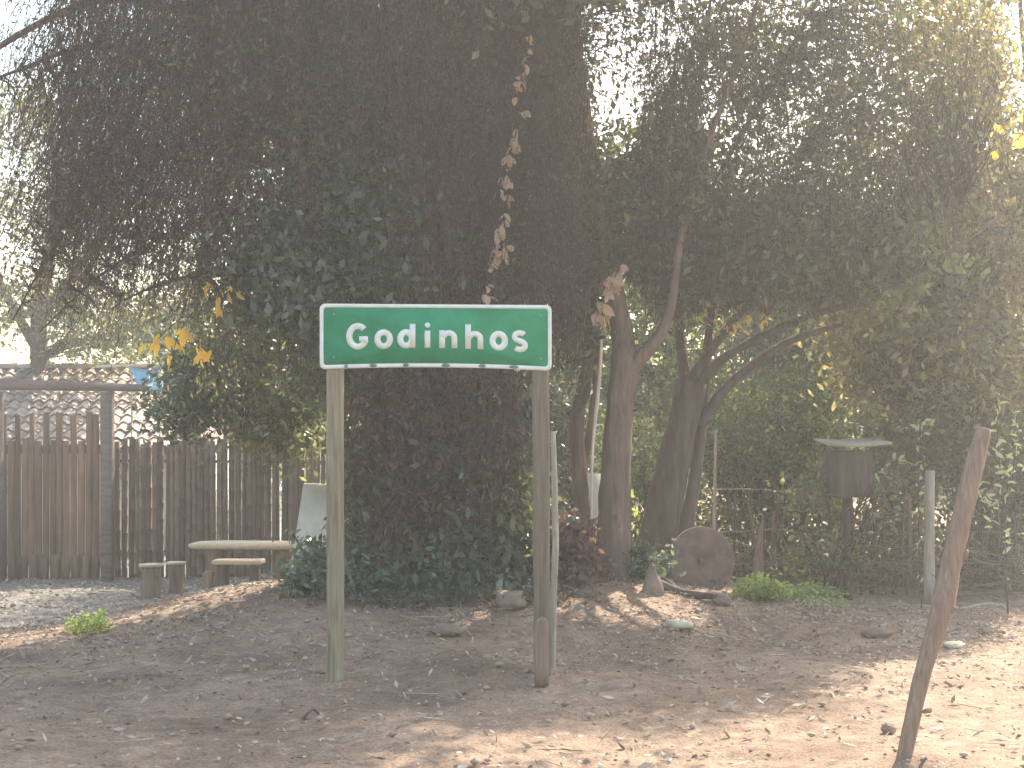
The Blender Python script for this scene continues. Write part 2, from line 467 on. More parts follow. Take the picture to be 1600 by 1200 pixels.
def stroke(m, path, wd, y, closed=False):
    "flat raised ribbon along a px path"
    p = np.array(path, float); n = len(p)
    if closed:
        t = np.roll(p, -1, 0) - np.roll(p, 1, 0)
    else:
        t = np.gradient(p, axis=0)
    t /= np.linalg.norm(t, axis=1)[:, None]
    nn = np.stack([-t[:, 1], t[:, 0]], 1) * wd / 2
    A = p + nn; B = p - nn
    V = [spt(*a, y) for a in A] + [spt(*b, y) for b in B] + [spt(*a, -.0002) for a in A] + [spt(*b, -.0002) for b in B]
    Q = []
    for i in range(n if closed else n - 1):
        j = (i + 1) % n
        Q += [(i, j, n + j, n + i), (2 * n + i, 2 * n + j, j, i), (n + i, n + j, 3 * n + j, 3 * n + i)]
    if not closed: Q += [(0, n, 3 * n, 2 * n), (n - 1, 2 * n + n - 1, 3 * n + n - 1, n + n - 1)]
    m.add(V, Q)

def arc(cx, cy, rx, ry, a0, a1, n=20):
    return [(cx + rx * math.cos(R(a0 + (a1 - a0) * k / n)), cy - ry * math.sin(R(a0 + (a1 - a0) * k / n))) for k in range(n + 1)]
SW = 9.6
def letter(fn):
    m = MB(); fn(m); return m.build('letter', M['sign_white'], panel)
Y0, Y1 = -.0020, -.0024
def L_G(m):
    stroke(m, arc(559, 527.5, 13.2, 16.6, 42, 340, 30), SW, Y0)
    stroke(m, [(574.6, 531.5), (561, 531.5)], 8, Y1); stroke(m, [(571.2, 528), (571.2, 538)], 7.6, -.0028)
def L_o(cx, cy):
    return lambda m: stroke(m, arc(cx, cy, 9.8, 11.3, 0, 360, 30)[:-1], SW, Y0, True)
def L_d(m):
    stroke(m, arc(634.5, 532, 9.0, 11.0, 0, 360, 28)[:-1], SW, Y0, True); stroke(m, [(644.6, 507.5), (644.6, 546.5)], 9, Y1)
def L_i(m):
    stroke(m, [(668, 518.5), (668, 546.5)], 9, Y0)
    stroke(m, arc(668, 509.5, 2.2, 2.2, 0, 360, 12)[:-1], 4.4, Y0, True)
def L_nh(x, base, top):
    def f(m):
        stroke(m, [(x + 4, top), (x + 4, base)], 9, Y0)
        stroke(m, [(x + 6, base - 18)] + arc(x + 14.5, base - 16.5, 8.8, 8.6, 150, 0, 14) + [(x + 23.4, base)], 9, Y1)
    return f
def L_s(m):
    p = arc(812, 526.3, 8.2, 6.2, 32, 262, 16) + arc(812, 540.2, 8.6, 6.6, 82, -142, 18)
    stroke(m, p, 8.8, Y0)
for fn in (L_G, L_o(599.5, 532.5), L_d, L_i, L_nh(686.8, 547, 517.5), L_nh(727.3, 547.8, 507.8), L_o(779.2, 533.6), L_s):
    letter(fn)

def post(px0, px1, py_top, ybase, label_px, dy, mat, depth=.09, lean=0.0):
    m = MB()
    x0 = (px0 - 681) / SC; x1 = (px1 - 681) / SC
    zt = EYE - (py_top - 700) / SC
    n = 14
    zs = np.linspace(-.35, zt, n)
    rings = []
    b = .018
    for k, z in enumerate(zs):
        o = lean * (z - zt); jt = rng.uniform(-.0025, .0025, 2)
        a, c = x0 + o + jt[0], x1 + o + jt[1]
        rings += [[a + b, dy, z], [c - b, dy, z], [c, dy + b, z], [c, dy + depth - b, z], [c - b, dy + depth, z], [a + b, dy + depth, z], [a, dy + depth - b, z], [a, dy + b, z]]
    Q = [(k * 8 + i, k * 8 + (i + 1) % 8, (k + 1) * 8 + (i + 1) % 8, (k + 1) * 8 + i) for k in range(n - 1) for i in range(8)]
    t = (n - 1) * 8
    Q += [(t, t + 1, t + 2, t + 3), (t, t + 3, t + 4, t + 7), (t + 4, t + 5, t + 6, t + 7)]
    m.add(rings, Q)
    return m.build('post', mat, sign)
post(509, 535.5, 484, 0, 0, .008, M['post'])
post(832, 858, 484, 0, 0, .008, M['post2'], .11, -.004)
# two bolts per post
for bx in (522, 845):
    for by in (492, 560):
        m = MB(); q = spt(bx, by, 0)
        tube_mb(m, [[q[0], -.006, q[2]], [q[0], -.0004, q[2]]], .007, 8)
        m.build('bolt', M['sign_back'], panel)

def trunk(name, parent, mat, paths, seg=10, sub=4, rough=.08, origin=None):
    m = MB()
    for p, r in paths:
        tube_mb(m, pts(p) if len(p[0]) == 3 and not isinstance(p[0], np.ndarray) else p, r, seg, sub, rough)
    return m.build(name, mat, parent, True, origin=origin)

def solo(name, label, cat, mat, paths, seg=10, sub=4, rough=.06, group=None):
    m = MB()
    for p, r in paths:
        q = pts(p)
        tube_mb(m, q, r, seg, sub, rough)
    b = np.array(pts(paths[0][0])[0])
    o = m.build(name, mat, None, True, origin=b)
    return tag(o, label, cat, group)

# stump against the right post and the thin stake beside it
solo('wooden_stump', 'short dark rounded stump standing against foot of the right sign post', 'stump', M['stake'],
     [([(846, 1070, 8.93), (846, 1010, 8.93), (846.5, 978, 8.93), (847, 968, 8.93), (847, 964, 8.93)], [.046, .045, .043, .034, .012])], 10, 3)
solo('wooden_stake', 'thin grey crooked stake upright beside the right sign post', 'stake', M['pale_stake'],
     [([(862, 1075, 9.3), (863, 1000, 9.3), (865, 920, 9.3), (867, 870, 9.3), (868, 845, 9.32), (867, 800, 9.35), (866, 740, 9.35), (864, 674, 9.35)], [.025, .024, .022, .023, .023, .021, .02, .016])], 8, 3)
st = empty('wooden_stake', 'thick brown stake leaning right in the sunlit foreground', 'stake', (*P(1410, 1205, 6.88)[:2], 0))
m = MB(); tube_mb(m, np.array(pts([(1402, 1240, 6.85), (1409, 1200, 6.88), (1424, 1130, 6.9), (1442, 1050, 6.93), (1462, 985, 6.96), (1472, 950, 6.97), (1484, 890, 7.0), (1500, 820, 7.02), (1518, 745, 7.05), (1532, 690, 7.07), (1537, 670, 7.08)])) - np.array(st.location),
           [.035, .036, .038, .040, .046, .054, .050, .048, .046, .041, .036], 12, 4, .07)
m.build('shaft', M['stake'], st, True)
for a, b_ in (((1480, 958, 6.95), (1496, 950, 6.93)), ((1452, 1108, 6.9), (1442, 1113, 6.88)), ((1505, 872, 7.0), (1512, 860, 6.98))):
    m = MB(); tube_mb(m, np.array(pts([a, b_])) - np.array(st.location), [.02, .008], 6, 1, .1); m.build('knot', M['stake'], st, True)

# ------------------------------------------------------------------ trees: tools
def region(n, px0, px1, py0, py1, d0, d1):
    d = rng.uniform(d0, d1, n)
    return np.stack([(rng.uniform(px0, px1, n) - 800) / F * d, d, EYE - (rng.uniform(py0, py1, n) - 700) / F * d], 1)

class Tree:
    def __init__(s, name, label, base, group=None, cat='tree'):
        s.o = empty(name, label, cat, (base[0], base[1], float(gz(base[0], base[1]))), group)
        s.b = np.array(s.o.location)
        s.limb_pts = []
    def wood(s, name, mat, paths, seg=10, sub=4, rough=.08):
        for p, r in paths:
            q = np.array([P(*a) for a in p])
            m = MB(); tube_mb(m, q - s.b, r, seg, sub, rough); m.build(name, mat, s.o, True)
            s.limb_pts.append(catmull(q, 5))
    def finish(s, mb, name, mat):
        if mb.n:
            V = np.concatenate(mb.V); mb.V = [V - s.b]
            o = mb.build(name, mat, s.o)
            if name in ('twigs', 'stems'): o['kind'] = 'stuff'      # hundreds of fine twigs
            return o

def blob_pts(px, py, d, rx, ry, rd, n, clump=40, cs=.16):
    "n points in clumps through an ellipsoid given in photo px and metres of depth"
    k = max(1, n // clump)
    u = rand_unit(k) * (rng.uniform(0, 1, k) ** (1 / 2.6))[:, None]
    dd = d + u[:, 1] * rd
    c = np.stack([(px - 800 + u[:, 0] * rx) / F * dd, dd, EYE - (py - 700 + u[:, 2] * ry) / F * dd], 1)
    sz = cs * rng.uniform(.5, 1.5, k)
    i = rng.integers(0, k, n)
    return c[i] + rng.normal(size=(n, 3)) * sz[i][:, None] * np.array([1, 1, .8]), c

def add_leaves(mb, C, L, W, droop=.4):
    n = len(C)
    D = rand_unit(n); D[:, 2] -= droop; D /= np.linalg.norm(D, axis=1)[:, None]
    k_ = rng.uniform(.45, 1.5, n); leaves_mb(mb, C, D, L * k_, W * k_ * rng.uniform(.7, 1.25, n))

def add_strands(lmb, tmb, S, length, sway=(0, 0, 0), sw=.25, per=14, L=.05, W=.012, k=6, r=.0022, lean_down=1.0):
    n = len(S)
    Ln = length * rng.uniform(.45, 1.3, n)
    out = rng.normal(size=(n, 3)) * sw * np.array([1, 1, .3]) + np.array(sway)
    t = np.linspace(0, 1, k)
    bend = rng.normal(size=(n, 3)) * .12
    N = S[:, None, :] + Ln[:, None, None] * (t[None, :, None] * out[:, None, :] + (t ** 1.3)[None, :, None] * np.array([0, 0, -lean_down]) + (np.sin(t * math.pi))[None, :, None] * bend[:, None, :])
    strips_mb(tmb, N, np.linspace(r * 1.5, r * .6, k))
    if per:
        tt = rng.uniform(.08, 1, (n, per)) * (k - 1)
        i = np.minimum(tt.astype(int), k - 2); f = (tt - i)[..., None]
        a = np.take_along_axis(N, i[..., None].repeat(3, -1), 1); b = np.take_along_axis(N, (i + 1)[..., None].repeat(3, -1), 1)
        C = (a * (1 - f) + b * f).reshape(-1, 3)
        D = rand_unit(len(C)) * .8; D[:, 2] -= .7; D /= np.linalg.norm(D, axis=1)[:, None]
        ll = L * rng.uniform(.6, 1.3, len(C))
        leaves_mb(lmb, C + D * ll[:, None] * .5, D, ll, W * rng.uniform(.7, 1.3, len(C)))

def connect(tmb, centers, limbs, r0=.009, frac=1.0, droop=.25):
    "fine branches from the nearest limb point out to the leaf clumps"
    if not len(limbs): return
    Lp = np.concatenate(limbs)
    c = centers[rng.random(len(centers)) < frac]
    if not len(c): return
    d = np.linalg.norm(c[:, None, :] - Lp[None], axis=2) + np.maximum(0, Lp[None, :, 2] - c[:, None, 2]) * .2
    s = Lp[d.argmin(1)]
    t = np.linspace(0, 1, 7)[None, :, None]
    N = s[:, None] * (1 - t) + c[:, None] * t + np.array([0, 0, 1]) * (np.sin(t * math.pi) * droop * np.linalg.norm(c - s, axis=1)[:, None, None] * .5)
    N[:, 1:-1] += rng.normal(size=(len(c), 5, 3)) * .035 * np.linalg.norm(c - s, axis=1)[:, None, None]
    strips_mb(tmb, N, np.linspace(r0 * 1.6, r0 * .35, 7))

def near_fill(mb_l, mb_t, limbs, blobs, L, W, droop=.4, clump=40, cs=.16, twig=.008, tf=.7):
    for (px, py, d, rx, ry, rd, n) in blobs:
        C, c = blob_pts(px, py, d, rx, ry, rd, n, clump, cs)
        add_leaves(mb_l, C, L, W, droop)
        connect(mb_t, c, limbs, twig, tf)

# ------------------------------------------------------------------ the great shade tree (centre)
T0 = Tree('shade_tree', 'huge dark tree with hanging brown twigs and creeper leaves behind the sign', P(690, 930, 13.2))
T0.wood('trunk', M['bark_dark'], [
    ([(690, 1000, 13.2), (688, 930, 13.2), (692, 820, 13.2), (700, 700, 13.2), (715, 560, 13.2), (740, 400, 13.2), (790, 200, 13.1), (850, -20, 13.0), (900, -260, 13.0)], [.75, .62, .5, .45, .42, .40, .36, .3, .2])], 16, 4, .1)
T0.wood('limb', M['bark_dark'], [
    ([(705, 640, 13.2), (620, 520, 13.0), (540, 380, 12.8), (430, 200, 12.8), (300, 20, 12.9), (150, -150, 13)], [.28, .22, .16, .10, .06, .03]),
    ([(725, 470, 13.2), (790, 330, 13.3), (855, 150, 13.4), (885, -30, 13.4), (900, -260, 13.5)], [.28, .22, .2, .16, .08]),
    ([(745, 380, 13.2), (640, 180, 13.6), (560, 0, 13.8), (480, -240, 14)], [.24, .18, .14, .07]),
    ([(790, 200, 13.1), (700, 0, 12.4), (640, -220, 11.8)], [.2, .14, .06]),
    ([(430, 200, 12.8), (300, 130, 12.6), (160, 70, 12.5), (0, 120, 12.6)], [.045, .035, .025, .012]),
    ([(300, 20, 12.9), (160, 0, 13), (20, 60, 13.2), (-120, 160, 13.4)], [.045, .035, .028, .02]),
], 10, 4, .1)
T0.wood('limb', M['twig'], [
    ([(620, 520, 13.0), (520, 470, 12.7), (400, 430, 12.4), (280, 435, 12.2), (190, 470, 12.2)], [.035, .026, .02, .014, .008]),
    ([(540, 380, 12.8), (420, 330, 12.6), (300, 350, 12.5), (170, 420, 12.5), (60, 520, 12.5)], [.035, .026, .02, .012, .006]),
    ([(430, 200, 12.8), (330, 210, 12.6), (200, 280, 12.5), (90, 380, 12.5), (20, 500, 12.5)], [.035, .026, .018, .012, .006]),
], 8, 4, .1)
lm, tm, bm, gm = MB(), MB(), MB(), MB()
# creeper and shade leaves (green) : px, py, d, rx, ry, rd, n
near_fill(lm, tm, T0.limb_pts, [
    (580, 330, 12.9, 170, 150, .6, 15500), (450, 430, 12.6, 110, 100, .5, 4200), (650, 120, 13.3, 220, 160, .7, 11500),
    (450, 120, 13.1, 150, 130, .6, 4800), (700, 430, 12.7, 130, 85, .4, 5500), (895, 330, 13.5, 100, 130, .5, 4500),
    (795, 40, 13.4, 80, 110, .5, 5000), (560, 560, 12.9, 90, 70, .5, 3400)], .095, .046, .5, 24, .15, .008, .5)
# creeper column over the trunk down to the ground
near_fill(lm, tm, [], [
    (690, 640, 12.75, 150, 110, .4, 8500), (680, 760, 12.6, 150, 110, .4, 8500), (690, 870, 12.45, 150, 75, .45, 8500),
    (595, 850, 12.5, 45, 90, .35, 3000), (800, 860, 12.6, 60, 75, .35, 5000), (740, 920, 12.2, 90, 30, .3, 4500), (590, 925, 12.2, 90, 28, .3, 4500)], .10, .045, .7, 26, .11)
add_strands(bm, tm, region(900, 560, 810, 540, 800, 12.0, 12.4), .7, (0, 0, 0), .14, 12, .055, .016)
C, c = blob_pts(600, 700, 12.35, 50, 90, .2, 1300, 20, .12); add_leaves(bm, C, .09, .04, .8)
C, c = blob_pts(655, 830, 12.2, 90, 60, .2, 1200, 20, .12); add_leaves(bm, C, .09, .035, .8)
C, c = blob_pts(720, 620, 12.4, 70, 50, .2, 1200, 20, .12); add_leaves(bm, C, .09, .04, .8)
C, c = blob_pts(798, 790, 12.2, 30, 100, .2, 900, 16, .10); add_leaves(gm, C, .10, .045, .8)
C, c = blob_pts(575, 780, 12.3, 22, 110, .2, 700, 16, .10); add_leaves(gm, C, .10, .045, .8)
C, c = blob_pts(680, 944, 12.0, 200, 12, .35, 2400, 14, .09); C[:, 2] = np.maximum(C[:, 2], gz(C[:, 0], C[:, 1]) + .02); add_leaves(lm, C, .08, .04, .2)
C, c = blob_pts(700, 950, 11.8, 230, 12, .4, 1500, 10, .10); C[:, 2] = np.maximum(C[:, 2], gz(C[:, 0], C[:, 1]) + .02); add_leaves(bm, C, .07, .035, .2)
# the unseen crown overhead that throws the shade
for (cx, cy, cz, rx, ry, rz, n_) in ((0.3, 12.2, 6.9, 3.3, 2.4, 1.3, 26000), (-1.5, 13, 7.3, 2.8, 2.2, 1.3, 14000), (.7, 11.4, 6.1, 1.7, 1.1, .7, 7500), (2.2, 13.2, 6.9, 1.4, 1.2, .8, 3500), (3.5, 11.2, 6.0, 1.3, 1.0, .55, 3600), (2.4, 11.7, 6.8, 1.2, .9, .6, 3600)):
    k = n_ // 40; u = rand_unit(k) * (rng.uniform(0, 1, k) ** (1 / 3))[:, None] * np.array([rx, ry, rz]) + np.array([cx, cy, cz])
    i = rng.integers(0, k, n_); C = u[i] + rng.normal(size=(n_, 3)) * .2
    add_leaves(lm, C, .11, .06, .3); connect(tm, u, T0.limb_pts, .012, .25)
# hanging dry strands: brown, near vertical
add_strands(bm, tm, np.vstack([region(2300, 620, 910, -160, 330, 12.0, 13.4), region(1300, 300, 640, -200, 60, 12.0, 13.2)]), 1.25, (0, 0, 0), .12, 16, .05, .012)
add_strands(bm, tm, region(210, 900, 1090, -160, 40, 12.8, 13.4), 1.0, (0, 0, 0), .1, 10, .05, .012)
C, c = blob_pts(872, 110, 13.1, 42, 170, .3, 3600, 14, .13); add_leaves(bm, C, .075, .032, .8)
C, c = blob_pts(985, 60, 13.3, 70, 120, .4, 700, 8, .16); add_leaves(bm, C, .06, .028, .8); connect(tm, c, T0.limb_pts, .006, .8)
add_strands(bm, tm, region(700, 90, 430, -120, 300, 12.1, 12.8), 1.3, (-.3, 0, 0), .18, 9, .05, .012, r=.0035)
add_strands(bm, tm, region(1500, 640, 900, 200, 460, 12.1, 13.0), 1.0, (0, 0, 0), .10, 14, .05, .012)
add_strands(bm, tm, region(1500, 120, 450, -160, 180, 12.0, 13.2), 1.2, (-.2, 0, 0), .2, 13, .048, .011)
add_strands(bm, tm, region(650, 110, 360, 150, 400, 12.0, 12.9), .9, (-.35, 0, 0), .22, 8, .045, .010)
add_strands(gm, tm, region(900, 300, 640, 120, 560, 12.2, 13.0), .6, (0, 0, 0), .2, 12, .06, .02)
add_strands(bm, tm, region(420, -60, 220, -100, 330, 12.2, 13.4), .9, (-.25, 0, 0), .25, 6, .04, .010)
C, c = blob_pts(215, 170, 12.7, 190, 230, .7, 6200, 9, .2); add_leaves(bm, C, .06, .022, .8); connect(tm, c, T0.limb_pts, .007, .5)
C, c = blob_pts(330, 370, 12.7, 130, 150, .6, 3300, 9, .2); add_leaves(bm, C, .06, .024, .8); connect(tm, c, T0.limb_pts, .007, .5)
C, c = blob_pts(420, 80, 12.7, 190, 150, .7, 7000, 9, .2); add_leaves(gm, C, .07, .03, .6)
C, c = blob_pts(130, 380, 12.6, 130, 130, .5, 2600, 9, .2); add_leaves(bm, C, .055, .02, .8); connect(tm, c, T0.limb_pts, .006, .8)
T0.finish(lm, 'crown', M['leaf_dark']); T0.finish(bm, 'hanging_foliage', M['leaf_brown']); T0.finish(gm, 'creeper', M['leaf_olive']); T0.finish(tm, 'twigs', M['twig'])

# ------------------------------------------------------------------ trees right of the sign
T1 = Tree('forked_tree', 'reddish trunk right of the sign forking at sign height', P(958, 925, 12.9))
T1.wood('trunk', M['bark_red'], [
    ([(962, 970, 12.9), (958, 900, 12.9), (960, 800, 12.9), (964, 700, 12.9), (970, 620, 12.9), (976, 570, 12.9), (972, 520, 12.95), (955, 430, 13), (930, 300, 13.1), (905, 120, 13.2), (885, -80, 13.3)],
     [.24, .18, .155, .13, .125, .13, .10, .085, .08, .06, .04])], 12, 4, .09)
T1.wood('limb', M['bark_red'], [
    ([(974, 590, 12.9), (1000, 560, 12.85), (1030, 525, 12.8), (1050, 470, 12.8), (1062, 380, 12.8), (1100, 240, 12.9), (1160, 80, 13), (1200, -60, 13.1)], [.08, .07, .055, .045, .035, .028, .02, .014]),
    ([(960, 430, 13), (1000, 330, 13), (1040, 200, 13), (1060, 60, 13.1)], [.035, .026, .02, .014])], 9, 4, .09)
T2 = Tree('leaning_tree', 'dark leaning trunk spreading into long limbs over the rusty disc', P(1020, 900, 13.6))
T2.wood('trunk', M['bark_dark'], [
    ([(1000, 940, 13.6), (1018, 880, 13.6), (1038, 790, 13.6), (1056, 710, 13.6), (1072, 640, 13.6), (1080, 596, 13.6)], [.27, .20, .165, .15, .14, .14])], 12, 4, .1)
T2.wood('trunk', M['bark_dark'], [
    ([(1050, 900, 13.75), (1076, 800, 13.75), (1090, 720, 13.75), (1098, 640, 13.7), (1104, 560, 13.7), (1120, 420, 13.7)], [.11, .07, .055, .05, .045, .03])], 8, 4, .1)
T2.wood('limb', M['bark_dark'], [
    ([(1078, 610, 13.6), (1066, 560, 13.6), (1060, 480, 13.6), (1070, 380, 13.6), (1085, 200, 13.7), (1110, 0, 13.8)], [.08, .055, .045, .035, .026, .016]),
    ([(1080, 604, 13.6), (1096, 570, 13.5), (1135, 515, 13.4), (1180, 460, 13.3), (1220, 380, 13.2), (1250, 250, 13.2)], [.08, .05, .038, .028, .02, .014]),
    ([(1084, 604, 13.6), (1130, 560, 13.5), (1190, 525, 13.4), (1260, 495, 13.3), (1340, 470, 13.2), (1450, 415, 13.1), (1560, 340, 13)], [.07, .045, .036, .03, .025, .02, .014]),
    ([(1094, 665, 13.65), (1130, 612, 13.6), (1170, 575, 13.5), (1230, 535, 13.5), (1320, 505, 13.5)], [.06, .05, .042, .035, .02]),
    ([(1260, 495, 13.3), (1330, 420, 13.2), (1400, 360, 13.2), (1500, 320, 13.2)], [.03, .028, .022, .012]),
    ([(1070, 380, 13.6), (1130, 260, 13.5), (1210, 120, 13.4), (1300, -40, 13.4)], [.025, .022, .018, .012])], 8, 4, .1)
T3 = Tree('slender_tree', 'slim reddish trunk between right sign post and the forked tree', P(906, 830, 13.1))
T3.wood('trunk', M['bark_red'], [
    ([(915, 900, 13.1), (911, 800, 13.1), (905, 730, 13.1), (902, 660, 13.1), (912, 600, 13.1), (925, 540, 13.1), (930, 450, 13.1), (925, 300, 13.2)], [.10, .08, .07, .065, .055, .05, .04, .03]),
    ([(908, 860, 13.3), (913, 740, 13.3), (926, 640, 13.3), (936, 540, 13.3)], [.04, .035, .035, .03])], 9, 4, .09)
T3.wood('limb', M['bark_dark'], [([(888, 648, 12.9), (900, 640, 12.95), (914, 622, 13), (922, 600, 13.05)], [.02, .026, .028, .03])], 7, 3, .1)
solo('dead_stem', 'thin bleached white stem standing between two red trunks', 'stem', M['bark_pale'],
     [([(922, 900, 12.7), (924, 800, 12.7), (926, 700, 12.7), (933, 630, 12.7), (938, 570, 12.7), (940, 530, 12.7)], [.012, .012, .014, .018, .017, .01])], 7, 3)

for T, spec in ((T1, [(950, 340, 13.2, 70, 95, .5, 4000), (1040, 300, 13.2, 90, 150, .6, 7000), (1060, 440, 13.1, 60, 60, .3, 1800), (910, 420, 13.2, 55, 110, .4, 5000)]),
                (T2, [(1130, 380, 13.6, 120, 90, .6, 9000), (1250, 380, 13.3, 140, 80, .6, 9500), (1180, 430, 13.2, 120, 40, .4, 5000), (1150, 80, 13.8, 100, 70, .6, 2000), (1380, 400, 13.3, 120, 70, .5, 5500), (1340, 120, 13.4, 110, 170, .5, 2200)]),
                (T3, [(905, 530, 13.1, 40, 50, .3, 2200), (890, 260, 13.3, 50, 90, .4, 3200)])):
    lm, tm, bm = MB(), MB(), MB()
    near_fill(lm, tm, T.limb_pts, [(a, b, c, d, e, f, int(n * .42)) for a, b, c, d, e, f, n in spec], .095, .042, .5, 18, .13, .007, .8)
    if T is T2:
        add_strands(bm, tm, region(1100, 1020, 1330, -120, 330, 12.7, 14.0), .9, (0, 0, 0), .16, 14, .046, .012)
        add_strands(bm, tm, region(650, 1280, 1560, -120, 320, 12.7, 14.0), .8, (.1, 0, 0), .2, 12, .046, .012)
        add_strands(bm, tm, region(500, 1060, 1340, 380, 470, 12.8, 13.6), .35, (0, 0, 0), .25, 9, .05, .014)
    elif T is T1:
        add_strands(bm, tm, region(700, 1000, 1090, 60, 420, 12.7, 13.6), .8, (0, 0, 0), .14, 14, .046, .012)
    if T is T2:
        for q in ((1150, 150, 13.6, 135, 210, .6, 5600), (1320, 160, 13.4, 190, 210, .6, 5600), (1240, 330, 13.3, 200, 100, .5, 5500), (1480, 140, 13.3, 130, 200, .6, 3000)):
            C, c = blob_pts(*q, 9, .2); h_ = rng.random(len(C)) < .5; add_leaves(bm, C[h_], .065, .027, .7); add_leaves(lm, C[~h_], .065, .03, .5); connect(tm, c, T.limb_pts, .006, .4)
    T.finish(lm, 'crown', M['leaf_dark' if T is T3 else 'leaf_olive']); T.finish(bm, 'hanging_foliage', M['leaf_brown']); T.finish(tm, 'twigs', M['twig'])

# right-hand, olive and tan tree
T6 = Tree('dry_leaved_tree', 'tall olive and tan leaved tree filling the right edge of the view', P(1640, 940, 15))
T6.wood('trunk', M['bark_dark'], [([(1660, 960, 15), (1650, 800, 15), (1640, 620, 15), (1600, 420, 15), (1560, 200, 15), (1540, 0, 15)], [.16, .14, .12, .1, .07, .04])], 9, 4, .1)
T6.wood('limb', M['bark_dark'], [
    ([(1640, 620, 15), (1560, 500, 14.8), (1460, 430, 14.6), (1360, 420, 14.5)], [.07, .05, .035, .015]),
    ([(1600, 420, 15), (1500, 300, 14.8), (1420, 160, 14.7), (1400, 0, 14.7)], [.045, .032, .024, .015]),
    ([(1650, 760, 15), (1560, 690, 14.8), (1480, 640, 14.7), (1400, 620, 14.6)], [.06, .04, .03, .015]),
    ([(1600, 420, 15), (1620, 260, 15), (1600, 80, 15.1), (1590, -60, 15.1)], [.06, .04, .03, .02])], 8, 4, .1)
lm, tm, gm = MB(), MB(), MB()
near_fill(lm, tm, T6.limb_pts, [
    (1500, 380, 14.8, 140, 130, .8, 4500), (1440, 500, 14.7, 170, 80, .7, 4800), (1540, 560, 14.6, 110, 90, .6, 3600), (1530, 190, 14.8, 90, 130, .8, 1500),
    (1400, 585, 14.9, 110, 50, .4, 3200), (1440, 230, 14.7, 110, 110, .6, 1700), (1480, 60, 14.8, 110, 90, .7, 2000), (1620, 330, 15, 60, 150, .6, 4000)], .095, .045, .4, 20, .15, .007, .8)
near_fill(gm, tm, T6.limb_pts, [
    (1480, 420, 15.4, 190, 150, .6, 4500), (1540, 640, 15.0, 120, 90, .6, 3800), (1420, 670, 15.6, 120, 50, .4, 2400), (1500, 200, 15.4, 120, 150, .6, 900)], .095, .045, .4, 20, .15, .007, .3)
T6.finish(lm, 'crown', M['leaf_tan']); T6.finish(gm, 'inner_foliage', M['leaf_olive']); T6.finish(tm, 'twigs', M['twig'])

# left dark-green small tree over the bamboo fence
T5 = Tree('leafy_tree', 'dense dark green small tree overhanging the bamboo fence left of the sign', P(585, 920, 14.6))
T5.wood('trunk', M['bark_dark'], [([(590, 980, 14.4), (585, 900, 14.6), (560, 780, 14.6), (500, 680, 14.6), (420, 600, 14.6)], [.12, .1, .09, .07, .04]),
                                  ([(560, 780, 14.6), (530, 640, 14.5), (470, 520, 14.4)], [.07, .05, .03])], 9, 4, .1)
T5.wood('limb', M['bark_dark'], [([(500, 680, 14.6), (400, 630, 14.4), (300, 615, 14.3)], [.05, .035, .015])], 8, 3, .1)
lm, tm, gm = MB(), MB(), MB()
near_fill(lm, tm, T5.limb_pts, [
    (390, 590, 14.6, 140, 75, .6, 13000), (440, 635, 14.5, 75, 42, .5, 4800), (300, 640, 14.3, 60, 42, .35, 2600), (450, 520, 14.4, 110, 60, .5, 6500), (360, 560, 14.9, 110, 60, .5, 5000)], .07, .034, .5, 34, .12, .007, .8)
near_fill(gm, tm, T5.limb_pts, [(420, 680, 13.9, 80, 24, .3, 800), (465, 700, 13.8, 40, 12, .15, 300), (430, 620, 13.8, 70, 40, .3, 700)], .08, .034, .5, 20, .12)
T5.finish(lm, 'crown', M['leaf_dark']); T5.finish(gm, 'outer_foliage', M['leaf_olive']); T5.finish(tm, 'twigs', M['twig'])

# background trees, further off
def bg_tree(name, label, bx, bd, trunkp, blobs, mat, group='trees behind the yard and thicket', L=.1, W=.05, clump=30, cs=.25, tf=.8):
    T = Tree(name, label, P(bx, 900, bd), group)
    for k, (p, r) in enumerate(trunkp):
        T.wood('trunk' if k == 0 else 'limb', M['bark_dark'], [(p, r)], 8, 4, .1)
    lm, tm = MB(), MB()
    near_fill(lm, tm, T.limb_pts, blobs, L, W, .4, clump, cs, .014, tf)
    T.finish(lm, 'crown', mat); T.finish(tm, 'twigs', M['twig'])
    return T
bg_tree('background_tree', 'sparse light tree against white sky at far left above the tiled roof', 60, 27,
        [([(80, 940, 27), (70, 700, 27), (60, 500, 27), (90, 300, 27), (60, 100, 27)], [.25, .2, .16, .1, .05]),
         ([(60, 500, 27), (150, 380, 26.5), (220, 250, 26)], [.1, .07, .03]), ([(65, 560, 27), (-20, 400, 27), (-60, 250, 27)], [.1, .07, .03])],
        [(40, 480, 27, 110, 60, 1.2, 2600), (170, 520, 26.5, 100, 45, 1, 3600), (40, 190, 27, 90, 60, 1.5, 1900), (150, 330, 26.5, 80, 120, 1.2, 2600), (30, 330, 27, 60, 60, 1, 1000)], M['leaf_olive'])
bg_tree('background_tree', 'green tree behind the blue panel and roof corner, left of the dark tree', 290, 24,
        [([(300, 940, 24), (300, 700, 24), (310, 500, 24), (330, 300, 24)], [.2, .17, .12, .05]), ([(310, 500, 24), (400, 380, 24)], [.07, .03])],
        [(270, 500, 24, 90, 70, 1, 2600), (350, 400, 24, 110, 90, 1.2, 1000), (430, 250, 24, 130, 150, 1.5, 3000)], M['leaf_olive'])
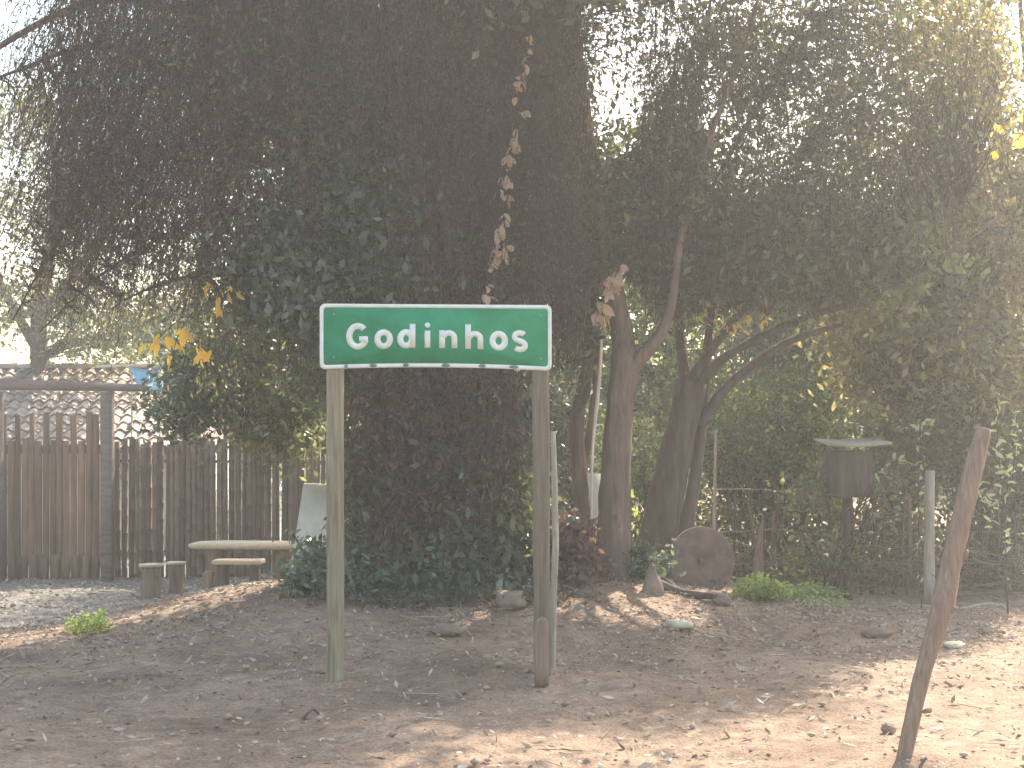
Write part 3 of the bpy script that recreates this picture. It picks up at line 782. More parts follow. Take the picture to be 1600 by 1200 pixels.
bg_tree('background_tree', 'tall tree behind the great shade tree, seen through the gaps above the sign', 700, 21,
        [([(700, 900, 21), (700, 600, 21), (715, 400, 21), (700, 260, 21)], [.25, .2, .12, .05]), ([(712, 450, 21), (800, 330, 21)], [.1, .04])],
        [(640, 330, 21, 190, 130, 1.5, 6500), (800, 430, 21, 170, 120, 1.5, 7000), (560, 520, 21, 150, 100, 1.5, 6000)], M['leaf_dark'])
bg_tree('background_tree', 'green tree behind the forked and leaning trunks', 1060, 19.5,
        [([(1040, 900, 19.5), (1040, 650, 19.5), (1070, 420, 19.5), (1080, 250, 19.5)], [.2, .16, .1, .05]), ([(1050, 600, 19.5), (1160, 480, 19.3)], [.09, .04])],
        [(1060, 470, 19.5, 120, 90, 1.2, 5500), (1100, 620, 19, 110, 60, 1, 6000), (930, 600, 19.5, 90, 100, 1, 6000), (1000, 350, 19.5, 110, 70, 1, 3000)], M['leaf_green'], L=.09, W=.045)
bg_tree('background_tree', 'broad olive tree behind the roofed box in the right thicket', 1320, 18.5,
        [([(1320, 940, 18.5), (1310, 760, 18.5), (1300, 560, 18.5), (1330, 350, 18.5), (1350, 150, 18.5)], [.2, .16, .12, .08, .04]), ([(1300, 560, 18.5), (1420, 420, 18.3)], [.08, .03]), ([(1305, 600, 18.5), (1200, 500, 18.3)], [.08, .03])],
        [(1300, 560, 18.3, 140, 75, .9, 9500), (1210, 540, 18.2, 80, 70, .8, 4500), (1420, 480, 18.5, 150, 100, 1, 8000), (1300, 420, 18.6, 130, 70, 1, 5500), (1400, 300, 18.6, 160, 90, 1, 1300), (1520, 400, 18.6, 120, 130, 1, 5500)], M['leaf_olive'], L=.085, W=.042)

# ------------------------------------------------------------------ thicket: dark shrubs on the right, below the crowns
def shrub(name, label, bx, by, d, blobs, mat, L=.07, W=.034, stems=7, cs=.14, group=None, clump=34, cat='shrub', h=.8, spread=.3):
    b = P(bx, by, d)
    T = Tree(name, label, b, group, cat)
    tm, lm = MB(), MB()
    ends = []
    for k in range(stems):
        a = rng.uniform(0, 6.28); e = T.b + np.array([math.cos(a) * spread, math.sin(a) * spread * .7, h * rng.uniform(.7, 1.1)])
        mid = (T.b + e) / 2 + rng.normal(size=3) * .05
        q = np.array([T.b + [0, 0, -.03], mid, e]); tube_mb(tm, q, [.018, .012, .006], 5, 4, .05); T.limb_pts.append(catmull(q, 4))
    near_fill(lm, tm, T.limb_pts, blobs, L, W, .4, clump, cs, .006, .8)
    T.finish(tm, 'stems', M['twig']); T.finish(lm, 'foliage', mat)
    return T
for (lab, bx, d, blobs, mat) in (
    ('dark shrub behind the stick fence, right of the leaning trunk', 1160, 17, [(1150, 690, 17, 100, 60, .6, 6500), (1160, 800, 17, 100, 80, .5, 4500), (1140, 890, 16.6, 110, 34, .4, 2600)], 'leaf_green'),
    ('dark green shrub left of the roofed box', 1250, 16.8, [(1250, 700, 16.8, 70, 60, .5, 4500), (1260, 820, 16.8, 80, 80, .5, 4500), (1270, 890, 16.5, 90, 34, .4, 2600), (1250, 620, 17, 80, 40, .5, 2600)], 'leaf_green'),
    ('mixed olive shrub right of the roofed box', 1400, 16.4, [(1410, 720, 16.4, 80, 70, .5, 3600), (1400, 840, 16.4, 80, 70, .5, 3800), (1400, 895, 16.2, 100, 34, .4, 2600)], 'leaf_olive'),
    ('dark shrub behind the leaning stake at the right edge', 1540, 15.6, [(1540, 740, 15.6, 100, 80, .6, 5500), (1550, 860, 15.6, 100, 70, .5, 5000), (1540, 905, 15.5, 110, 28, .3, 2400), (1640, 720, 15.6, 60, 110, .5, 3000)], 'leaf_dark'),
    ('low dark shrub behind the forked tree', 990, 17.5, [(980, 720, 17.5, 60, 70, .5, 3000), (990, 830, 17.5, 80, 60, .5, 2600), (1010, 895, 16.8, 90, 24, .3, 1500)], 'leaf_green'),
    ('dark shrub behind the right sign post', 860, 16.5, [(850, 760, 16.5, 70, 90, .5, 4500), (860, 640, 16.5, 60, 60, .5, 3000)], 'leaf_dark')):
    shrub('shrub', lab, bx, 930, d, blobs, M[mat], group='thicket shrubs')

# far woods closing the horizon
m = MB()
for k in range(110):
    d = rng.uniform(38, 60); x = rng.uniform(-.55, .55) * d; h = rng.uniform(1.2, 3.2)
    n_ = 420
    C = rand_unit(n_) * np.array([rng.uniform(1.2, 2.4), 1.2, h]) * (rng.random(n_) ** .33)[:, None] + np.array([x, d, h * .9 - .3])
    add_leaves(m, C, .34, .2, .2)
o = m.build('distant_woods', M['leaf_olive']); tag(o, 'hazy line of far woods low on the horizon', 'woods', None, 'stuff')

# ------------------------------------------------------------------ left: gate, frame, bamboo fence
YG = -.34
DG = 20.4; SG = F / DG
gate = empty('slatted_gate', 'brown upright slat gate with gapped top under a timber frame', 'gate', (*P(80, 905, DG)[:2], YG))
gb = np.array(gate.location)
def zpx(py, d): return EYE - (py - 700) / F * d
def xpx(px, d): return (px - 800) / F * d
x = -130.0; k = 0
slat_meshes = []
def cane(m, x0, z0, z1, r, y=0, seg=7, nodes=True):
    "bamboo cane with swollen nodes"
    zs = [z0]; step = rng.uniform(.22, .32)
    z = z0 + rng.uniform(.05, .2)
    pr = [(z0, r)]
    while z < z1 - .04 and nodes:
        pr += [(z - .012, r * .97), (z, r * 1.14), (z + .012, r * .97)]; z += step
    pr.append((z1, r * .93))
    lean = rng.normal() * .006
    p = [(x0 + lean * (a - z0), y, a) for a, _ in pr]
    tube_mb(m, p, [b for _, b in pr], seg, 1, .03)
while x < 160:
    wpx = rng.uniform(8.5, 12)
    tall = (k % 2 == 0) or rng.random() < .12
    top = rng.uniform(643, 650) if tall else rng.uniform(684, 690)
    m = MB(); xc = xpx(x + wpx / 2, DG); r = wpx / SG / 2 * .99
    hw = r
    # split bamboo: half-round slat
    a = np.linspace(-math.pi / 2, math.pi / 2, 6)
    z0, z1 = YG - .02, zpx(top, DG)
    zz = np.linspace(z0, z1, 5); V = []
    lean = rng.normal() * .004
    for z in zz:
        V += [[xc - gb[0] + hw * math.sin(t) + lean * (z - z0), -.03 * math.cos(t) + rng.uniform(-.001, .001), z - gb[2]] for t in a] + [[xc - gb[0] + hw * .96 + lean * (z - z0), .008, z - gb[2]], [xc - gb[0] - hw * .96 + lean * (z - z0), .008, z - gb[2]]]
    Q = [(i * 8 + j, i * 8 + (j + 1) % 8, (i + 1) * 8 + (j + 1) % 8, (i + 1) * 8 + j) for i in range(4) for j in range(8)]
    Q += [(32, 33, 34, 39), (34, 35, 36, 39), (36, 37, 38, 39)]
    m.add(V, Q).build('slat', M['slat'], gate)
    x += wpx + rng.uniform(.1, .8); k += 1
for py in (700, 880):
    m = MB(); box_mb(m, xpx(-140, DG) - gb[0], xpx(161, DG) - gb[0], .012, .06, zpx(py + 5, DG) - gb[2], zpx(py - 5, DG) - gb[2], .008); m.build('rail', M['beam'], gate)
x = -120
while x < 150:      # low front pickets along the foot
    wpx = rng.uniform(12, 17); m = MB()
    box_mb(m, xpx(x, DG) - gb[0], xpx(x + wpx - 4, DG) - gb[0], -.075, -.05, -.02, zpx(rng.uniform(866, 871), DG) - gb[2], .006); m.build('picket', M['slat'], gate); x += wpx + 1.5

frame = empty('gate_frame', 'heavy timber posts and sloping crossbeam above the slatted gate', 'frame', (*P(168, 905, 20.1)[:2], YG))
fb = np.array(frame.location)
for px0, px1 in ((159, 177), (-10, 4), (-190, -172)):
    m = MB(); box_mb(m, xpx(px0, 20.1) - fb[0], xpx(px1, 20.1) - fb[0], -.08, .08, -.1, zpx(612, 20.1) - fb[2], .012, .002); m.build('post', M['beam'], frame)
m = MB()
if True:
    x0, x1 = xpx(-200, 20.1) - fb[0], xpx(232, 20.1) - fb[0]
    # beam: its top and underside fall slightly to the right
    V = [[x0, -.09, zpx(606, 20.1) - fb[2]], [x1, -.09, zpx(612, 20.1) - fb[2]], [x1, .09, zpx(612, 20.1) - fb[2]], [x0, .09, zpx(606, 20.1) - fb[2]],
         [x0, -.09, zpx(584, 20.1) - fb[2]], [x1, -.09, zpx(601, 20.1) - fb[2]], [x1, .09, zpx(601, 20.1) - fb[2]], [x0, .09, zpx(584, 20.1) - fb[2]]]
    m.add(V, [(0, 3, 2, 1), (4, 5, 6, 7), (0, 1, 5, 4), (1, 2, 6, 5), (2, 3, 7, 6), (3, 0, 4, 7)])
m.build('crossbeam', M['beam'], frame)

fence = empty('bamboo_fence', 'tall uneven grey bamboo cane fence behind the table and stools', 'fence', (*P(330, 905, 20.6)[:2], YG))
fb = np.array(fence.location)
x = 179.0
while x < 620:
    wpx = rng.uniform(7.5, 11.5) if rng.random() < .8 else rng.uniform(5, 7)
    top = 684 + rng.uniform(-8, 8) + (4 if x < 330 else -3) + max(0, (x - 400) * .02)
    m = MB(); d = 20.6
    cane(m, xpx(x + wpx / 2, d) - fb[0], -.04, zpx(top, d) - fb[2], wpx / F * d / 2, rng.uniform(-.015, .015))
    m.build('cane', M['cane'], fence, True)
    x += wpx * rng.uniform(.86, .97) + (rng.uniform(1.2, 2.6) if rng.random() < (.2 if x < 300 else .02) else 0)
for py in (720, 860):
    m = MB(); tube_mb(m, [(xpx(178, 20.7) - fb[0], .07, zpx(py, 20.7) - fb[2]), (xpx(625, 20.7) - fb[0], .07, zpx(py + 3, 20.7) - fb[2])], .022, 6); m.build('rail', M['cane'], fence)

# tiled house behind
house = empty('tiled_house', 'low house with weathered clay tile roof behind the gate', 'house', (xpx(120, 25), 25.0, YG))
hb = np.array(house.location)
DR0, DR1 = 24.4, 27.0
ze, zr = zpx(702, DR0), zpx(577, DR1)
x0, x1 = xpx(-190, DR0), xpx(345, DR0)
rows, cols = 11, 27
tw = (x1 - x0) / cols; tl = 1.0 / rows
roof = None
slope = np.array([0, DR1 - DR0, zr - ze]); sl_len = np.linalg.norm(slope); sdir_ = slope / sl_len; nrm = np.cross([1, 0, 0], sdir_)
m = MB()
a = [[x0, DR0, ze], [x1, DR0, ze], [x1 - .5, DR1, zr], [x0, DR1, zr]]
V = [np.array(p) - nrm * .03 - hb for p in a] + [np.array(p) - nrm * .09 - hb for p in a]
m.add(V, [(0, 1, 2, 3), (7, 6, 5, 4), (0, 4, 5, 1), (1, 5, 6, 2), (2, 6, 7, 3), (3, 7, 4, 0)])
roof = m.build('roof', M['beam'], house)
# tile mesh (shared): barrel tile with an S profile, along +v
def tile_mesh(mat):
    m = MB(); L_ = sl_len / rows * 1.18; na = 7; V = []
    for v, lift in ((0, .035), (L_, 0.0)):
        for i in range(na):
            t = i / (na - 1); a_ = t * 2 * math.pi
            hgt = .032 * (1 - math.cos(a_)) * .5 * 2
            V.append([(t - .5) * tw * 1.04, v, hgt + lift])
    V2 = [[p[0], p[1], p[2] - .014] for p in V]
    Q = [(i, i + 1, na + i + 1, na + i) for i in range(na - 1)]
    Q += [(2 * na + i + 1, 2 * na + i, i, i + 1) for i in range(na - 1)]
    return m.add(V + V2, Q).build('tile', mat, roof)
t_old = tile_mesh(M['tile']); t_new = None
from mathutils import Matrix
first = True
for rr in range(rows):
    for cc in range(cols):
        s0 = (rr + .02) * sl_len / rows
        cx = x0 + (cc + .5) * tw
        pos = np.array([cx, DR0, ze]) + sdir_ * s0 - hb + rng.normal(size=3) * .004
        if cx > x1 - .5 * (rr / rows) - .05: continue
        if first: t = t_old; first = False
        else: t = t_old.copy(); COL.objects.link(t)
        t.parent = roof
        rot = Matrix(((1, 0, 0), (0, sdir_[1], nrm[1]), (0, sdir_[2], nrm[2])))
        e = rot.to_euler(); e.z += rng.normal() * .02; e.x += rng.normal() * .01
        t.rotation_euler = e; t.location = tuple(pos)
        if rr in (3,) and cc in (19,):
            t.data = t.data.copy(); t.data.materials[0] = M['tile_new']; t['label'] = 'newer orange tile'; t.location.z += .03
m = MB()      # ridge line of cap tiles
xx = x0
k = 0
while xx < x1 - .6:
    m = MB(); a_ = np.linspace(0, math.pi, 6)
    V = []
    for q, rad in ((0, .085), (.40, .105)):
        V += [[xx + q - hb[0], DR1 + math.cos(t) * rad - hb[1], zr + .02 + math.sin(t) * rad - hb[2] + rng.uniform(-.004, .004)] for t in a_]
    m.add(V, [(i, i + 1, 7 + i, 6 + i) for i in range(5)], [(0, i + 1, i) for i in range(1, 5)][:0])
    m.build('ridge_tile', M['tile'], roof); xx += .36
m = MB(); box_mb(m, x0 + .3 - hb[0], x1 - .5 - hb[0], .15, 3.4, -.05, ze + .1 - hb[2], 0); m.build('wall', M['plaster'], house)
# back slope
m = MB(); V = [np.array(p) - hb for p in ([x0, DR1, zr], [x1 - .5, DR1, zr], [x1, DR1 + 2.6, ze], [x0, DR1 + 2.6, ze])]; V += [v - np.array([0, 0, .06]) for v in V]
m.add(V, [(0, 1, 2, 3), (7, 6, 5, 4), (0, 4, 5, 1), (1, 5, 6, 2), (2, 6, 7, 3)]); m.build('back_roof', M['tile'], house)

# blue sheet and pale pole beside the roof corner
bt = empty('blue_tarp', 'small pale blue tarp stretched at the right corner of the tiled roof', 'tarp', (xpx(228, 23), 23, YG))
bb = np.array(bt.location); m = MB()
V = []
nu, nv = 7, 5
for j in range(nv):
    for i in range(nu):
        u, v = i / (nu - 1), j / (nv - 1)
        q = P(202 + 16 * v + (46 - 4 * v) * u, 574 + 34 * v + 6 * u, 23 - .5 * v) + np.array([0, .03 * math.sin(u * 5 + v * 3), 0]); V.append(q - bb)
m.add(V, [(j * nu + i, j * nu + i + 1, (j + 1) * nu + i + 1, (j + 1) * nu + i) for j in range(nv - 1) for i in range(nu - 1)]); o = m.build('sheet', M['tarp'], bt, True)
sm = o.modifiers.new('thick', 'SOLIDIFY'); sm.thickness = .006
for q in (((150, 573, 23.05), (205, 571, 23.05), (252, 573, 23.05)), ((206, 573, 23.1), (206, 905, 23.1)), ((250, 573, 23.1), (250, 908, 23.1))):
    m = MB(); tube_mb(m, np.array(pts(q)) - bb, .02, 6); m.build('pole', M['bark_pale'], bt)

# ------------------------------------------------------------------ yard furniture
def stool(bx, top, d, rpx, label):
    b = P(bx, top, d); z0 = float(gz(b[0], d))
    o = empty('log_stool', label, 'stool', (b[0], d, z0), 'log stools by the table')
    r = rpx / F * d; h = b[2] - z0
    m = MB(); tube_mb(m, [(0, 0, -.03), (.0, 0, h * .25), (.005, 0, h * .6), (0, 0, h - .035)], [r * .92, r * .8, r * .78, r * .85], 14, 3, .06); m.build('log', M['log'], o, True)
    m = MB(); tube_mb(m, [(0, 0, h - .034), (0, 0, h - .005), (0, 0, h)], [r * 1.02, r * 1.04, r * 1.0], 16, 1, .03); m.build('seat', M['slab'], o)
stool(237, 881, 17.8, 19, 'round stool left of the table, nearest the gate')
stool(275, 878, 18.4, 15, 'round stool between the table and the leftmost stool')
tb = empty('stone_table', 'pale slab table on squat supports in front of the bamboo fence', 'table', (xpx(390, 16.9), 16.9, -.34)); b0 = np.array(tb.location)
def topz(py, d): return zpx(py, d) - b0[2]
m = MB()
top = zpx(848, 16.9) - b0[2]
loop = [(-.68, -.22), (-.6, -.34), (.2, -.42), (.62, -.4), (.72, -.2), (.7, .3), (.3, .42), (-.4, .4), (-.66, .25)]
n = len(loop)
V = [[a, b, top + .004 * math.sin(i)] for i, (a, b) in enumerate(loop)] + [[a * 1.01, b * 1.02, top - .03] for a, b in loop] + [[a * .97, b * .95, top - .055] for a, b in loop] + [[0, 0, top + .006], [0, 0, top - .055]]
m.add(V, [(n + i, n + (i + 1) % n, (i + 1) % n, i) for i in range(n)] + [(2 * n + i, 2 * n + (i + 1) % n, n + (i + 1) % n, n + i) for i in range(n)], [(3 * n, i, (i + 1) % n) for i in range(n)] + [(3 * n + 1, 2 * n + (i + 1) % n, 2 * n + i) for i in range(n)])
m.build('tabletop', M['slab'], tb)
for cx in (-.38, .4):
    m = MB(); box_mb(m, cx - .09, cx + .09, -.2, .2, -.05, top - .057, .02, .006); m.build('support', M['log'], tb)
bn = empty('slab_bench', 'low narrow bench slab in front of the stone table', 'bench', (xpx(372, 16.1), 16.1, -.34)); b1 = np.array(bn.location)
tz = zpx(874, 16.1) - b1[2]
m = MB(); box_mb(m, -.27, .29, -.15, .15, tz - .05, tz, .012, .004); m.build('seat', M['slab'], bn)
m = MB(); box_mb(m, xpx(318, 16.1) - b1[0], xpx(334, 16.1) - b1[0], -.06, .06, -.1, zpx(893, 16.1) - b1[2], .012, .004); m.build('leg', M['log'], bn)
for cx in (-.17, .2):
    m = MB(); box_mb(m, cx - .05, cx + .05, -.1, .1, -.06, tz - .052, .012, .004); m.build('leg', M['bark_dark'], bn)
# leaning white board
m = MB()
c = [P(474, 756, 14.6), P(560, 758, 14.6), P(560, 935, 14.3), P(447, 935, 14.3)]
V = [p for p in c] + [p + np.array([0, .035, .004]) for p in c]
o = m.add(V, [(0, 1, 2, 3), (7, 6, 5, 4), (0, 4, 5, 1), (1, 5, 6, 2), (2, 6, 7, 3), (3, 7, 4, 0)]).build('white_board', M['white'], origin=(c[3] + c[2]) / 2)
tag(o, 'grey-white slanted board standing behind the left sign post', 'board')

m = MB()
c = [P(914, 738, 15.2), P(948, 742, 15.2), P(948, 925, 15.2), P(914, 925, 15.2)]
V = c + [p + np.array([0, .04, 0]) for p in c]
o = m.add(V, [(0, 1, 2, 3), (7, 6, 5, 4), (0, 4, 5, 1), (1, 5, 6, 2), (2, 6, 7, 3), (3, 7, 4, 0)]).build('white_board', M['white'], origin=(c[3] + c[2]) / 2)
tag(o, 'narrow pale upright board seen between the slender and forked trunks', 'board')
# ------------------------------------------------------------------ right: stick fence, wires, posts
SFD = 15.0
sf = empty('stick_fence', 'low rustic fence of crooked dark sticks across the right thicket', 'fence', (*P(1250, 930, SFD)[:2], .05)); fb = np.array(sf.location)
x = 1118
while x < 1600:
    top = rng.uniform(768, 800); lean = rng.normal() * 12
    r = rng.uniform(.010, .026)
    q = np.array([P(x, 945, SFD), P(x + lean * .4, 860, SFD), P(x + lean, top, SFD)]) + rng.normal(size=(3, 3)) * .015
    m = MB(); tube_mb(m, q - fb, [r, r * .95, r * .7], 6, 3, .1); m.build('stick', M['log'] if rng.random() < .35 else M['bark_dark'], sf, True)
    x += rng.uniform(9, 22)
wf = empty('wire_fence', 'thin wires strung between slim pale poles in the thicket', 'fence', (*P(1300, 930, 14.6)[:2], .05)); fb = np.array(wf.location)
for p, r, mt in (([(1114, 950, 14.6), (1115, 860, 14.6), (1117, 760, 14.6), (1118, 672, 14.6)], [.022, .02, .018, .014], 'pale_stake'),
                 ([(1323, 945, 14.6), (1325, 880, 14.6), (1327, 785, 14.6)], [.04, .038, .034], 'post2'),
                 ([(1452, 945, 14.2), (1452, 850, 14.2), (1453, 735, 14.2)], [.055, .052, .048], 'pale_stake'),
                 ([(1640, 950, 14.2), (1640, 850, 14.2), (1640, 735, 14.2)], [.055, .052, .048], 'post2')):
    m = MB(); tube_mb(m, np.array(pts(p)) - fb, r, 9, 3, .06); m.build('post', M[mt], wf, True)
for py in (767, 832, 884):
    q = [P(px, py + rng.uniform(-3, 3) + 3 * math.sin(px * .02), 14.4 + (14.2 - 14.4) * (px > 1400)) for px in range(1010, 1660, 30)]
    m = MB(); tube_mb(m, np.array(q) - fb, .0035, 4); m.build('wire', M['wire'], wf)
solo('pointed_stake', 'short pointed pale stake behind the rusty disc', 'stake', M['stake'],
     [([(1183, 935, 14.3), (1184, 900, 14.3), (1187, 850, 14.3), (1192, 812, 14.3)], [.07, .06, .035, .008])], 6, 2)

shrub('shrub', 'loose leafy growth hanging round the roofed box', 1300, 940, 13.9, [(1262, 770, 13.9, 26, 50, .15, 300), (1385, 760, 13.9, 26, 60, .2, 300), (1290, 870, 13.9, 60, 40, .2, 600)], M['leaf_olive'], .075, .036, 6, .1, 'thicket shrubs', 16)
# little roofed box on a post
rb = empty('roofed_box', 'small dark wooden box under a sagging sunlit board roof on a post', 'box', (*P(1325, 940, 14.0)[:2], .03)); bb = np.array(rb.location)
D_ = 14.0
m = MB(); box_mb(m, xpx(1290, D_) - bb[0], xpx(1356, D_) - bb[0], -.2, .2, zpx(776, D_) - bb[2], zpx(704, D_) - bb[2], .012, .004); m.build('box', M['bark_dark'], rb)
V = []
for i in range(9):
    t = i / 8; sag = 3 * math.sin(t * math.pi); px = 1281 + t * 98
    for dy, dz in ((-.34, -.0), (.3, .055)):
        V.append(P(px, 693 + sag - 2 * t, D_) + np.array([0, dy, dz]) - bb)
Vb = [v - np.array([0, 0, .022]) for v in V]; n = len(V)
Q = []
for i in range(8):
    a, b, c, d = 2 * i, 2 * i + 1, 2 * i + 3, 2 * i + 2
    Q += [(a, d, c, b), (n + a, n + b, n + c, n + d), (a, n + a, n + d, d), (b, c, n + c, n + b)]
Q += [(0, 1, n + 1, n), (16, n + 16, n + 17, 17)]
m = MB(); m.add(V + Vb, Q); m.build('roof_board', M['pale_stake'], rb)
m = MB(); tube_mb(m, np.array(pts([(1325, 950, D_), (1324, 850, D_), (1324, 768, D_)])) - bb, .045, 8, 2, .06); m.build('post', M['bark_dark'], rb)

# rusty disc with hub hole standing on edge
disc = empty('rusty_disc', 'large round rusty steel disc standing on edge by the leaning tree', 'disc', P(1096, 930, 13.2)); db = np.array(disc.location)
c = P(1096, 877, 13.2) - db; Rr = 54 / F * 13.2
m = MB(); n = 40; V = []
prof = [(.06, -.02, 0), (.55, -.022, 0), (.93, -.012, 0), (1.0, -.012, 0), (1.0, .02, 0), (.93, .02, 0), (.06, .02, 0)]
ry = R(12)
for (q, dy, _) in prof:
    for i in range(n):
        a = 2 * math.pi * i / n; X = math.cos(a) * Rr * q; Z = math.sin(a) * Rr * q
        V.append([c[0] + X * math.cos(ry) - dy * math.sin(ry), c[1] + X * math.sin(ry) + dy * math.cos(ry) + Z * .15, c[2] + Z])
K = len(prof)
m.add(V, [(k * n + i, k * n + (i + 1) % n, ((k + 1) % K) * n + (i + 1) % n, ((k + 1) % K) * n + i) for k in range(K) for i in range(n)])
m.build('plate', M['rust'], disc, True)
m = MB(); tube_mb(m, [(c[0], c[1] - .042, c[2]), (c[0], c[1] + .04, c[2])], .035, 10); m.build('hub', M['rust'], disc)

# ------------------------------------------------------------------ stones
def stone(name, label, cat, px, py, d, sx, sy, sz, mat, group=None, point=0.0, sink=.25, seed=0):
    b = P(px, py, d)
    nu, nv = 15, 10; V = [[0, 0, sz]]
    for j in range(1, nv):
        th = math.pi * j / nv
        for i in range(nu):
            a = 2 * math.pi * i / nu
            v = Vector((math.sin(th) * math.cos(a), math.sin(th) * math.sin(a), math.cos(th)))
            k = 1 + .3 * mnoise.noise(v * 1.7 + Vector((seed * 3.1, 0, 0))) + .3 * mnoise.noise(v * 3.3 + Vector((0, seed, 0)))
            k = round(k * 9) / 9 * .5 + k * .5
            tp = 1 - point * (v.z * .5 + .5) ** 1.1 if point else 1
            V.append([v.x * sx * k * tp, v.y * sy * k * tp, v.z * sz * k])
    V.append([0, 0, -sz])
    T = [(0, 1 + i, 1 + (i + 1) % nu) for i in range(nu)] + [(len(V) - 1, 1 + (nv - 2) * nu + (i + 1) % nu, 1 + (nv - 2) * nu + i) for i in range(nu)]
    Q = [(1 + j * nu + i, 1 + (j + 1) * nu + i, 1 + (j + 1) * nu + (i + 1) % nu, 1 + j * nu + (i + 1) % nu) for j in range(nv - 2) for i in range(nu)]
    V = np.array(V)
    z = float(gz(b[0], d)) + sz * (1 - sink) 
    m = MB(); m.add(V, Q, T)
    o = m.build(name, M[mat], None, False); o.location = (b[0], d, z); o.rotation_euler = (0, 0, seed * 1.3)
    return tag(o, label, cat, group)
def gd(py, px=800):
    "distance at which the ground shows at a photo pixel"
    for d in np.arange(6.2, 20, .02):
        q = P(px, py, d)
        if q[2] <= float(gz(q[0], d)): return float(d)
    return 14.0
stone('stone', 'upright pointed brown stone below the forked and leaning trunks', 'stone', 1019, 930, 12.2, .17, .13, .155, 'stone', None, .8, .45, 1)
for lab, px, py, sx, sy, sz, mt, sd in (
    ('pale yellow wedge-shaped stone in front of the pointed stone', 1060, 982, .13, .08, .04, 'stone_pale', 2),
    ('rounded brown stone on sunlit dirt left of the thick leaning stake', 1388, 1146, .038, .04, .034, 'stone', 3),
    ('purplish brown stone at foot of the creeper left of the right sign post', 798, 950, .16, .12, .08, 'stone', 4),
    ('low brown stone in the shade between the sign posts', 700, 992, .11, .09, .05, 'stone', 5),
    ('squared stone block below the rusty disc', 1128, 946, .09, .08, .055, 'stone', 6),
    ('dark stone near the back edge of the sunlit dirt, right of the stake', 1541, 992, .045, .04, .035, 'stone', 7),
    ('pale flat stone beside the dark stick on sunlit dirt', 1490, 1012, .11, .07, .03, 'stone_pale', 8),
    ('flat brown stone in the leaf litter right of the rusty disc', 1370, 996, .12, .09, .045, 'stone', 9)):
    stone('stone', lab, 'stone', px, py, gd(py, px), sx, sy, sz, mt, None, 0, .3, sd)

# ------------------------------------------------------------------ fallen branches
def lying(label, px0, py0, px1, py1, r, mat, bend=.05, up=.02, name='fallen_branch'):
    a = P(px0, py0, gd(py0, px0)); b = P(px1, py1, gd(py1, px1)); q = []
    for t in np.linspace(0, 1, 6):
        p = a * (1 - t) + b * t; p[1] += bend * math.sin(t * 3.1); p[2] = float(gz(p[0], p[1])) + r + up * math.sin(t * 5 + px0); q.append(p)
    m = MB(); tube_mb(m, q, [r, r * .95, r * .8, r * .6], 7, 3, .1)
    o = m.build(name, M[mat], None, True, origin=q[0]); return tag(o, label, 'branch')
lying('thick dark branch lying from the leaning tree to under the rusty disc', 1020, 922, 1120, 945, .045, 'bark_dark', .1, .03)
lying('long thin pale twig on the shaded dirt below the sign', 712, 1085, 762, 1118, .006, 'pale_stake')
lying('short dark stick on the sunlit dirt right of the stake', 1478, 1075, 1505, 1076, .012, 'stake')
lying('pale thin branch at the back edge of the right dirt', 1500, 952, 1570, 950, .018, 'pale_stake')
lying('dark crooked twig near the bottom left of the left sign post', 470, 1124, 498, 1116, .008, 'bark_dark')
lying('thin twig lying at the bottom right corner of the dirt', 1440, 1198, 1466, 1192, .009, 'stake')
lying('long dark root-like branch at foot of the forked tree', 985, 905, 1060, 925, .03, 'bark_dark', .1, .04)

# ------------------------------------------------------------------ leaf sprays with separate leaves
def leaf_mesh(name, L, W, mat):
    "curled leaf with a midrib fold"
    n = 6; V = []; Q = []
    for i in range(n):
        t = i / (n - 1); w_ = W * .5 * math.sin(math.pi * min(1, t * .93 + .05)) ** .8; y = L * t; z = -.22 * L * t * t
        V += [[-w_, y, z + w_ * .45], [0, y, z], [w_, y, z + w_ * .45]]
    for i in range(n - 1):
        a = i * 3; Q += [(a, a + 1, a + 4, a + 3), (a + 1, a + 2, a + 5, a + 4)]
    me_o = MB().add(V, Q).build(name, mat)
    me = me_o.data; bpy.data.objects.remove(me_o); return me
def put_leaf(me, parent, loc, direction, s=1.0):
    o = bpy.data.objects.new('leaf', me); COL.objects.link(o); o.parent = parent
    o.location = tuple(loc); dv = Vector(direction).normalized()
    e = dv.to_track_quat('Y', 'Z').to_euler(); e.y += 0; o.rotation_euler = e
    o.rotation_euler.rotate_axis('Y', rng.uniform(-1.8, 1.8)); o.scale = (s, s, s); return o
def spray(name, label, cat, stems, mat, L, W, n_per, droop=.9, stem_mat='twig', sr=.006, jitter=.04, group=None):
    base = P(*stems[0][0]); o = empty(name, label, cat, base, group); b = np.array(o.location)
    me = leaf_mesh('leaf', L, W, M[mat])
    for s in stems:
        q = catmull(np.array(pts(s)), 6)
        m = MB(); tube_mb(m, q - b, [sr, sr * .4], 5); m.build('stem', M[stem_mat], o, True)
        for k in range(n_per):
            t = rng.uniform(.1, 1) * (len(q) - 1); i = min(int(t), len(q) - 2); p = q[i] + (q[i + 1] - q[i]) * (t - i) + rng.normal(size=3) * jitter
            d = rand_unit(1)[0]; d[2] -= droop; put_leaf(me, o, p - b, d, rng.uniform(.6, 1.25))
    return o
